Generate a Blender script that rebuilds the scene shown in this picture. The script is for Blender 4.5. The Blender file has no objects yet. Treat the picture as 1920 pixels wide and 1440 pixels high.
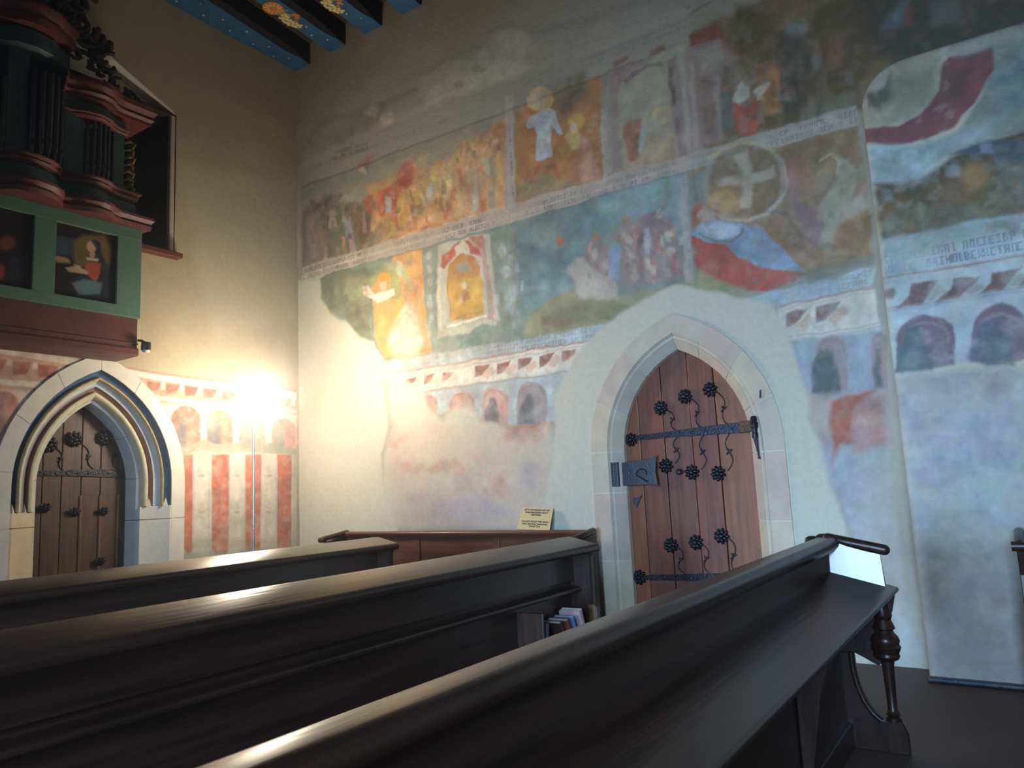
import bpy, bmesh, math, random
import numpy as np
from mathutils import Matrix, Vector
S = bpy.context.scene
random.seed(7); rng = np.random.default_rng(11)
# ------------------------------------------------------------------ camera
cam = bpy.data.objects.new('camera', bpy.data.cameras.new('camera'))
S.collection.objects.link(cam)
cam.data.sensor_width = 36.0; cam.data.lens = 36.0*1391/1920; cam.data.clip_start = .05
R = Matrix(((0.82317191, 0.11588342, 0.55584084), (0.5658008, -0.08549735, -0.82009735), (-0.04751277, 0.98957629, -0.13594595)))
cam.matrix_world = Matrix.Translation((7.0317, -5.8315, 1.35)) @ R.to_4x4()
S.camera = cam
# ------------------------------------------------------------------ light
w = bpy.data.worlds.new('world'); S.world = w; w.use_nodes = True
w.node_tree.nodes['Background'].inputs[0].default_value = (.55, .72, 1, 1)
w.node_tree.nodes['Background'].inputs[1].default_value = .05
_v = w.node_tree.nodes.new('ShaderNodeVolumeScatter'); _v.inputs['Density'].default_value = .02; _v.inputs['Anisotropy'].default_value = .92
w.node_tree.links.new(_v.outputs[0], w.node_tree.nodes['World Output'].inputs['Volume'])   # thin haze added throughout the room to spread a glow round the lamp
def area(name, loc, rot, sx, sy, power, col, spread=180):
    l = bpy.data.lights.new(name, 'AREA'); l.shape = 'RECTANGLE'; l.size = sx; l.size_y = sy
    l.energy = power; l.color = col; l.spread = math.radians(spread)
    o = bpy.data.objects.new(name, l); S.collection.objects.link(o); o.location = loc; o.rotation_euler = rot
    return o
# daylight through the open doorway in the wall behind the photographer
area('doorway_daylight', (5.1, -9.4, 1.15), (math.radians(74), 0, 0), 1.5, 2.2, 330, (.42, .67, 1.0), 95)
# daylight through the two windows of the same wall
area('window_daylight', (7.9, -9.4, 2.35), (math.radians(66), 0, math.radians(12)), 1.2, 2.2, 165, (.42, .67, 1.0), 95)
area('window_daylight', (2.9, -9.4, 4.3), (math.radians(80), 0, 0), 1.2, 2.4, 8, (.62, .80, 1.0))
S.view_settings.view_transform = 'Standard'; S.view_settings.look = 'None'
S.view_settings.exposure = -0.05; S.view_settings.gamma = 1.0; S.view_settings.use_curve_mapping = False
S.cycles.max_bounces = 6; S.cycles.use_adaptive_sampling = True; S.cycles.adaptive_threshold = .02
S.cycles.use_denoising = True; S.cycles.sample_clamp_indirect = 6
LAMP = (.90, -1.21, 2.33)
# the flood lamp in the corner throws most of its light at the frescoed wall
_s = bpy.data.lights.new('flood_lamp', 'SPOT'); _s.energy = 250; _s.color = (1, .80, .55); _s.spot_size = math.radians(155); _s.spot_blend = 1; _s.shadow_soft_size = .08
_o = bpy.data.objects.new('flood_lamp', _s); S.collection.objects.link(_o); _o.location = (1.12, -1.42, 2.42)
_o.rotation_euler = (Vector((3.1, 0, 3.9))-_o.location).to_track_quat('-Z', 'Y').to_euler()
# ------------------------------------------------------------------ helpers
def lin(h):
    o = []
    for i in (0, 2, 4):
        c = int(h[i:i+2], 16)/255; o.append(c/12.92 if c <= .04045 else ((c+.055)/1.055)**2.4)
    return tuple(o)
def tag(o, label=None, cat=None, group=None, kind=None):
    if label: o['label'] = label
    if cat: o['category'] = cat
    if group: o['group'] = group
    if kind: o['kind'] = kind
    return o
def link(name, me, m, parent=None, smooth=False):
    o = bpy.data.objects.new(name, me); S.collection.objects.link(o)
    if m is not None: me.materials.append(m)
    if parent is not None: o.parent = parent
    if smooth:
        for p in me.polygons: p.use_smooth = True
    return o
def empty(name, loc=(0, 0, 0)):
    o = bpy.data.objects.new(name, None); S.collection.objects.link(o); o.empty_display_size = .1
    o['base'] = list(loc)
    return o
def mesh(verts, faces):
    me = bpy.data.meshes.new('m'); me.from_pydata([tuple(v) for v in verts], [], faces); me.update(); return me
def fix(bm):
    bmesh.ops.recalc_face_normals(bm, faces=bm.faces)
def bmobj(name, bm, m, parent=None, smooth=None, bevel=0):
    fix(bm)
    me = bpy.data.meshes.new(name); bm.to_mesh(me); bm.free()
    o = link(name, me, m, parent)
    if smooth is not None:
        for p in me.polygons: p.use_smooth = True
        if smooth > 0: me.set_sharp_from_angle(angle=math.radians(smooth))
    if bevel:
        b = o.modifiers.new('b', 'BEVEL'); b.width = bevel; b.segments = 2; b.limit_method = 'ANGLE'
    return o
def box(bm, x0, x1, y0, y1, z0, z1):
    v = [bm.verts.new((x, y, z)) for x in (x0, x1) for y in (y0, y1) for z in (z0, z1)]
    for f in ((0, 1, 3, 2), (4, 6, 7, 5), (0, 4, 5, 1), (2, 3, 7, 6), (0, 2, 6, 4), (1, 5, 7, 3)): bm.faces.new([v[i] for i in f])
def boxo(name, b, m, parent=None, bevel=.004):
    bm = bmesh.new(); box(bm, *b); return bmobj(name, bm, m, parent, bevel=bevel)
def prism(bm, pts, fa, fb):
    """pts 2D ring; fa, fb map a 2D point to 3D for both ends"""
    a = [bm.verts.new(fa(*p)) for p in pts]; b = [bm.verts.new(fb(*p)) for p in pts]
    bm.faces.new(a); bm.faces.new(b[::-1]); n = len(pts)
    for i in range(n): bm.faces.new((a[i], b[i], b[(i+1) % n], a[(i+1) % n]))
def prism_y(name, pts, y0, y1, m, parent, smooth=None, bevel=0):
    bm = bmesh.new(); prism(bm, pts, lambda x, z: (x, y0, z), lambda x, z: (x, y1, z)); return bmobj(name, bm, m, parent, smooth, bevel)
def prism_x(name, pts, x0, x1, m, parent, smooth=None, bevel=0):
    bm = bmesh.new(); prism(bm, pts, lambda y, z: (x0, y, z), lambda y, z: (x1, y, z)); return bmobj(name, bm, m, parent, smooth, bevel)
def tube(bm, pts, r, n=10, caps=True):
    pts = [Vector(p) for p in pts]; k = len(pts); rs = r if isinstance(r, (list, tuple)) else [r]*k
    rings = []; up = None
    for i, p in enumerate(pts):
        t = (pts[min(i+1, k-1)]-pts[max(i-1, 0)])
        if t.length < 1e-9: t = Vector((0, 0, 1))
        t.normalize()
        if up is None: up = t.orthogonal().normalized()
        up = (up-t*up.dot(t)).normalized() if (up-t*up.dot(t)).length > 1e-5 else t.orthogonal().normalized()
        s = t.cross(up)
        rings.append([bm.verts.new(p+(up*math.cos(2*math.pi*j/n)+s*math.sin(2*math.pi*j/n))*max(rs[i], 1e-4)) for j in range(n)])
    for a, b in zip(rings, rings[1:]):
        for j in range(n): bm.faces.new((a[j], a[(j+1) % n], b[(j+1) % n], b[j]))
    if caps: bm.faces.new(rings[0][::-1]); bm.faces.new(rings[-1])
def lathe(bm, prof, axis_p, n=20, axis='z'):
    """prof: list of (radius, height) around a vertical (or y / x) axis through axis_p"""
    rings = []
    for r, h in prof:
        ring = []
        for j in range(n):
            a = 2*math.pi*j/n; c, s = max(r, 1e-4)*math.cos(a), max(r, 1e-4)*math.sin(a)
            v = {'z': (c, s, h), 'y': (c, h, s), 'x': (h, c, s)}[axis]
            ring.append(bm.verts.new((axis_p[0]+v[0], axis_p[1]+v[1], axis_p[2]+v[2])))
        rings.append(ring)
    for a, b in zip(rings, rings[1:]):
        for j in range(n): bm.faces.new((a[j], a[(j+1) % n], b[(j+1) % n], b[j]))
    bm.faces.new(rings[0][::-1]); bm.faces.new(rings[-1])
def capsule(bm, p0, p1, r, n=12):
    p0, p1 = Vector(p0), Vector(p1); d = (p1-p0).normalized(); P = []; Rr = []
    for a in (0, 20, 40, 60, 80): P.append(p0-d*r*math.cos(math.radians(a))); Rr.append(r*math.sin(math.radians(a)))
    for a in (80, 60, 40, 20, 0): P.append(p1+d*r*math.cos(math.radians(a))); Rr.append(r*math.sin(math.radians(a)))
    tube(bm, P, Rr, n)
def arcpts(cx, cz, r, a0, a1, n):
    return [(cx+r*math.cos(math.radians(a0+(a1-a0)*i/n)), cz+r*math.sin(math.radians(a0+(a1-a0)*i/n))) for i in range(n+1)]
# ------------------------------------------------------------------ materials
def mat(name, col, rough=.6, metal=0., noise=0., scale=8., stretch=(1, 1, 1), bump=0., bscale=60., coat=0., col2=None, spec=.5):
    m = bpy.data.materials.new(name); m.use_nodes = True; nt = m.node_tree; b = nt.nodes['Principled BSDF']
    c = lin(col) if isinstance(col, str) else col
    b.inputs['Base Color'].default_value = (*c, 1); b.inputs['Roughness'].default_value = rough; b.inputs['Metallic'].default_value = metal
    b.inputs['Coat Weight'].default_value = coat; b.inputs['Coat Roughness'].default_value = .18; b.inputs['Specular IOR Level'].default_value = spec
    tc = nt.nodes.new('ShaderNodeTexCoord'); mp = nt.nodes.new('ShaderNodeMapping'); nt.links.new(tc.outputs['Object'], mp.inputs[0]); mp.inputs['Scale'].default_value = stretch
    if noise:
        n = nt.nodes.new('ShaderNodeTexNoise'); n.inputs['Scale'].default_value = scale; n.inputs['Detail'].default_value = 6; n.inputs['Roughness'].default_value = .62
        nt.links.new(mp.outputs[0], n.inputs['Vector'])
        rp = nt.nodes.new('ShaderNodeValToRGB'); c2 = lin(col2) if col2 else tuple(x*(1-noise) for x in c)
        rp.color_ramp.elements[0].position = .3; rp.color_ramp.elements[1].position = .7
        rp.color_ramp.elements[0].color = (*c2, 1); rp.color_ramp.elements[1].color = (*(tuple(min(1, x*(1+noise*.4)) for x in c)), 1)
        nt.links.new(n.outputs['Fac'], rp.inputs[0]); nt.links.new(rp.outputs[0], b.inputs['Base Color'])
    if bump:
        n = nt.nodes.new('ShaderNodeTexNoise'); n.inputs['Scale'].default_value = bscale; n.inputs['Detail'].default_value = 4
        nt.links.new(mp.outputs[0], n.inputs['Vector']); bp = nt.nodes.new('ShaderNodeBump'); bp.inputs['Strength'].default_value = bump; bp.inputs['Distance'].default_value = .01
        nt.links.new(n.outputs['Fac'], bp.inputs['Height']); nt.links.new(bp.outputs[0], b.inputs['Normal'])
    return m
def wallmat(name):
    m = bpy.data.materials.new(name); m.use_nodes = True; nt = m.node_tree; b = nt.nodes['Principled BSDF']
    b.inputs['Roughness'].default_value = .92; b.inputs['Specular IOR Level'].default_value = .2
    at = nt.nodes.new('ShaderNodeAttribute'); at.attribute_name = 'Col'
    tc = nt.nodes.new('ShaderNodeTexCoord'); n = nt.nodes.new('ShaderNodeTexNoise'); n.inputs['Scale'].default_value = 22; n.inputs['Detail'].default_value = 8; n.inputs['Roughness'].default_value = .7
    nt.links.new(tc.outputs['Object'], n.inputs['Vector'])
    mr = nt.nodes.new('ShaderNodeMapRange'); mr.inputs['To Min'].default_value = .80; mr.inputs['To Max'].default_value = 1.2
    nt.links.new(n.outputs['Fac'], mr.inputs['Value'])
    mx = nt.nodes.new('ShaderNodeMix'); mx.data_type = 'RGBA'; mx.blend_type = 'MULTIPLY'; mx.inputs['Factor'].default_value = 1
    nt.links.new(at.outputs['Color'], mx.inputs['A']); nt.links.new(mr.outputs['Result'], mx.inputs['B']); nt.links.new(mx.outputs['Result'], b.inputs['Base Color'])
    bp = nt.nodes.new('ShaderNodeBump'); bp.inputs['Strength'].default_value = .35; bp.inputs['Distance'].default_value = .01
    nt.links.new(n.outputs['Fac'], bp.inputs['Height']); nt.links.new(bp.outputs[0], b.inputs['Normal'])
    return m
M = {}
M['wall'] = wallmat('painted_plaster')
M['plain'] = mat('plain_plaster', 'B5AB98', .92, noise=.15, scale=3, bump=.3, bscale=20)
M['white'] = mat('white_plaster', 'D5CFC0', .9, noise=.12, scale=5, bump=.25, bscale=30)
M['stone'] = mat('sandstone', 'C9B79C', .85, noise=.16, scale=5, bump=.3, bscale=50)
M['stone2'] = mat('pink_sandstone', 'C6AF9C', .85, noise=.16, scale=5, bump=.3, bscale=50)
M['stoneg'] = mat('grey_sandstone', 'C2B4A0', .85, noise=.14, scale=5, bump=.3, bscale=50)
M['mortar'] = mat('lime_mortar', 'D8D2C4', .95)
M['iron'] = mat('wrought_iron', '34363E', .38, .75, noise=.3, scale=30, bump=.4, bscale=60)
M['iron2'] = mat('grey_iron_plate', '4A5058', .4, .6, noise=.3, scale=25, bump=.3, bscale=70)
def wood(name, a, b_, rough, coat, st, sc=3.):
    return mat(name, a, rough, noise=.4, scale=sc, stretch=st, bump=.12, bscale=6, coat=coat, col2=b_)
M['doorw'] = [wood('door_oak_%d' % i, c, d, .5, .1, (9, 9, .7)) for i, (c, d) in enumerate((('7C4029', '5E3020'), ('8C4E2A', '6E3C22'), ('7C402A', '5C2E1E'), ('744230', '582E22')))]
M['dark_door'] = wood('dark_oak_door', '5A3E30', '3A2820', .5, .1, (9, 9, .7))
M['dark_door2'] = wood('dark_oak_strip', '6E5040', '4A3428', .5, .1, (9, 9, .7))
M['pew'] = wood('pew_oak', '38221A', '1C120E', .30, .06, (8, .6, 8), 2.5)
M['pewx'] = wood('pew_oak_along', '6C4234', '462A20', .38, .1, (.6, 8, 8), 2.5)
M['pewe'] = wood('pew_oak_end', '38221A', '1E130F', .34, .1, (8, 8, .7), 2.5)
M['pewc'] = mat('polished_pew_cheek', '5A3E30', .33, noise=.3, scale=2.5, stretch=(8, 8, .7), bump=.05, bscale=6, coat=.8, col2='33231A')
M['floor'] = mat('brown_floor', '523A30', .55, noise=.3, scale=4, bump=.1, bscale=20)
M['blue'] = mat('painted_blue_beam', '28608C', .7, noise=.25, scale=6)
M['beamdk'] = mat('dark_beam', '1C1E22', .8, noise=.3, scale=8)
M['board'] = mat('ceiling_board', '4A382C', .8, noise=.3, scale=6, stretch=(6, 1, 1))
M['gilt'] = mat('gilt', 'E8DDB0', .6)
M['orange'] = mat('orange_paint', 'C8803C', .7, noise=.3, scale=20)
M['cream'] = mat('cream_paint', 'D8CC90', .7, noise=.2, scale=20)
M['orgred'] = mat('organ_red_paint', '643028', .55, noise=.3, scale=9, bump=.1)
M['orggreen'] = mat('organ_green_marbling', '4E7058', .5, noise=.5, scale=7, stretch=(1, 2, 1), col2='5C7C6C')
M['orgblue'] = mat('organ_blue_marbling', '3A5254', .55, noise=.5, scale=7, col2='2C403C')
M['orgdark_shade'] = mat('organ_wood_and_recess_shade', '33241C', .6, noise=.4, scale=12, bump=.2)
M['gold'] = mat('aged_gold_leaf', '7A6434', .5, .4, noise=.4, scale=14)
M['pipe'] = mat('tin_pipe', '5A5C66', .4, .9, noise=.2, scale=12)
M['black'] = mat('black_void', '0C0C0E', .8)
M['bluered'] = mat('blue_band', '3C5A80', .8, noise=.3, scale=14, col2='2F4A60')
M['ochreb'] = mat('ochre_band', 'C9A860', .8, noise=.45, scale=14, col2='8F8264')
M['lightb'] = mat('pale_blue_stone', 'B4BCC0', .8, noise=.15, scale=9)
M['pinkb'] = mat('brown_pink_band', '927064', .8, noise=.3, scale=12)
M['creamb'] = mat('cream_roll', 'C4BC9C', .8, noise=.2, scale=12)
M['steel'] = mat('lamp_pole_aluminium', 'D4D6DA', .25, .9)
M['blackm'] = mat('black_fitting', '141518', .35, .3)
M['card'] = mat('cream_card', 'D2B884', .7)
M['ink'] = mat('black_ink', '2A2422', .8)
M['pages'] = mat('book_pages', 'CFC4B4', .8)
# ------------------------------------------------------------------ fresco painter (numpy raster on the wall's own grid)
PAL = dict(pl='D2C6AE', pn='C8C0AC', gr='A09A8A', ww='BDB7A4', fr='98917A', gb='868F84', ol='74705A', db='55463A', dr='8E4238', gy='8C9088', wh='CFC6B0', wt='E4DACA', mv='9A7F7C', pk='C48C7A',
  lb='9CA4B4', br='7A5C3C', lm='B9AA9E', oo='D29A5C', pc='CFA070', rd='B8543C', ye='C8A048', yl='D6BA7A', ob='56646C', wb='B4C0C2', og='96906C', mp='7C5F6C', gg='A8A288', gn='94A06A', dg='66705A',
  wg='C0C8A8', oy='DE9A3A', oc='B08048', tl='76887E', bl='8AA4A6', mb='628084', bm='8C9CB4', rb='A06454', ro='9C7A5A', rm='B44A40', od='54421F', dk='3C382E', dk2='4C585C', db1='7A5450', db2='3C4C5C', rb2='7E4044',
  mv2='7E6470', lv='A89CB4', pb='AAAAA8', lo='D2966A', pk2='CE9A88', wd='CEC4B4', gd='9A9A84', rd2='B85A44', rd3='B0543E', blk='241C20', dkb='26303C', sk='C8A284', og2='7A6638')
PAL['or'] = 'AE7440'
PAL = {k: np.array(lin(v)) for k, v in PAL.items()}
def vnoise(nu, nv, cell, octs=4, seed=0):
    r = np.random.default_rng(seed); out = np.zeros((nu, nv)); amp = 1; tot = 0
    for o in range(octs):
        c = max(cell/2**o, 1.0); gu, gv = int(nu/c)+3, int(nv/c)+3; g = r.random((gu, gv))
        u = np.arange(nu)/c; v = np.arange(nv)/c; iu = u.astype(int); iv = v.astype(int); fu = (u-iu); fv = (v-iv)
        fu = (fu*fu*(3-2*fu))[:, None]; fv = (fv*fv*(3-2*fv))[None, :]
        a = g[iu][:, iv]; b = g[iu+1][:, iv]; cc = g[iu][:, iv+1]; d = g[iu+1][:, iv+1]
        out += amp*((a*(1-fu)+b*fu)*(1-fv)+(cc*(1-fu)+d*fu)*fv); tot += amp; amp *= .55
    return out/tot
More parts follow.
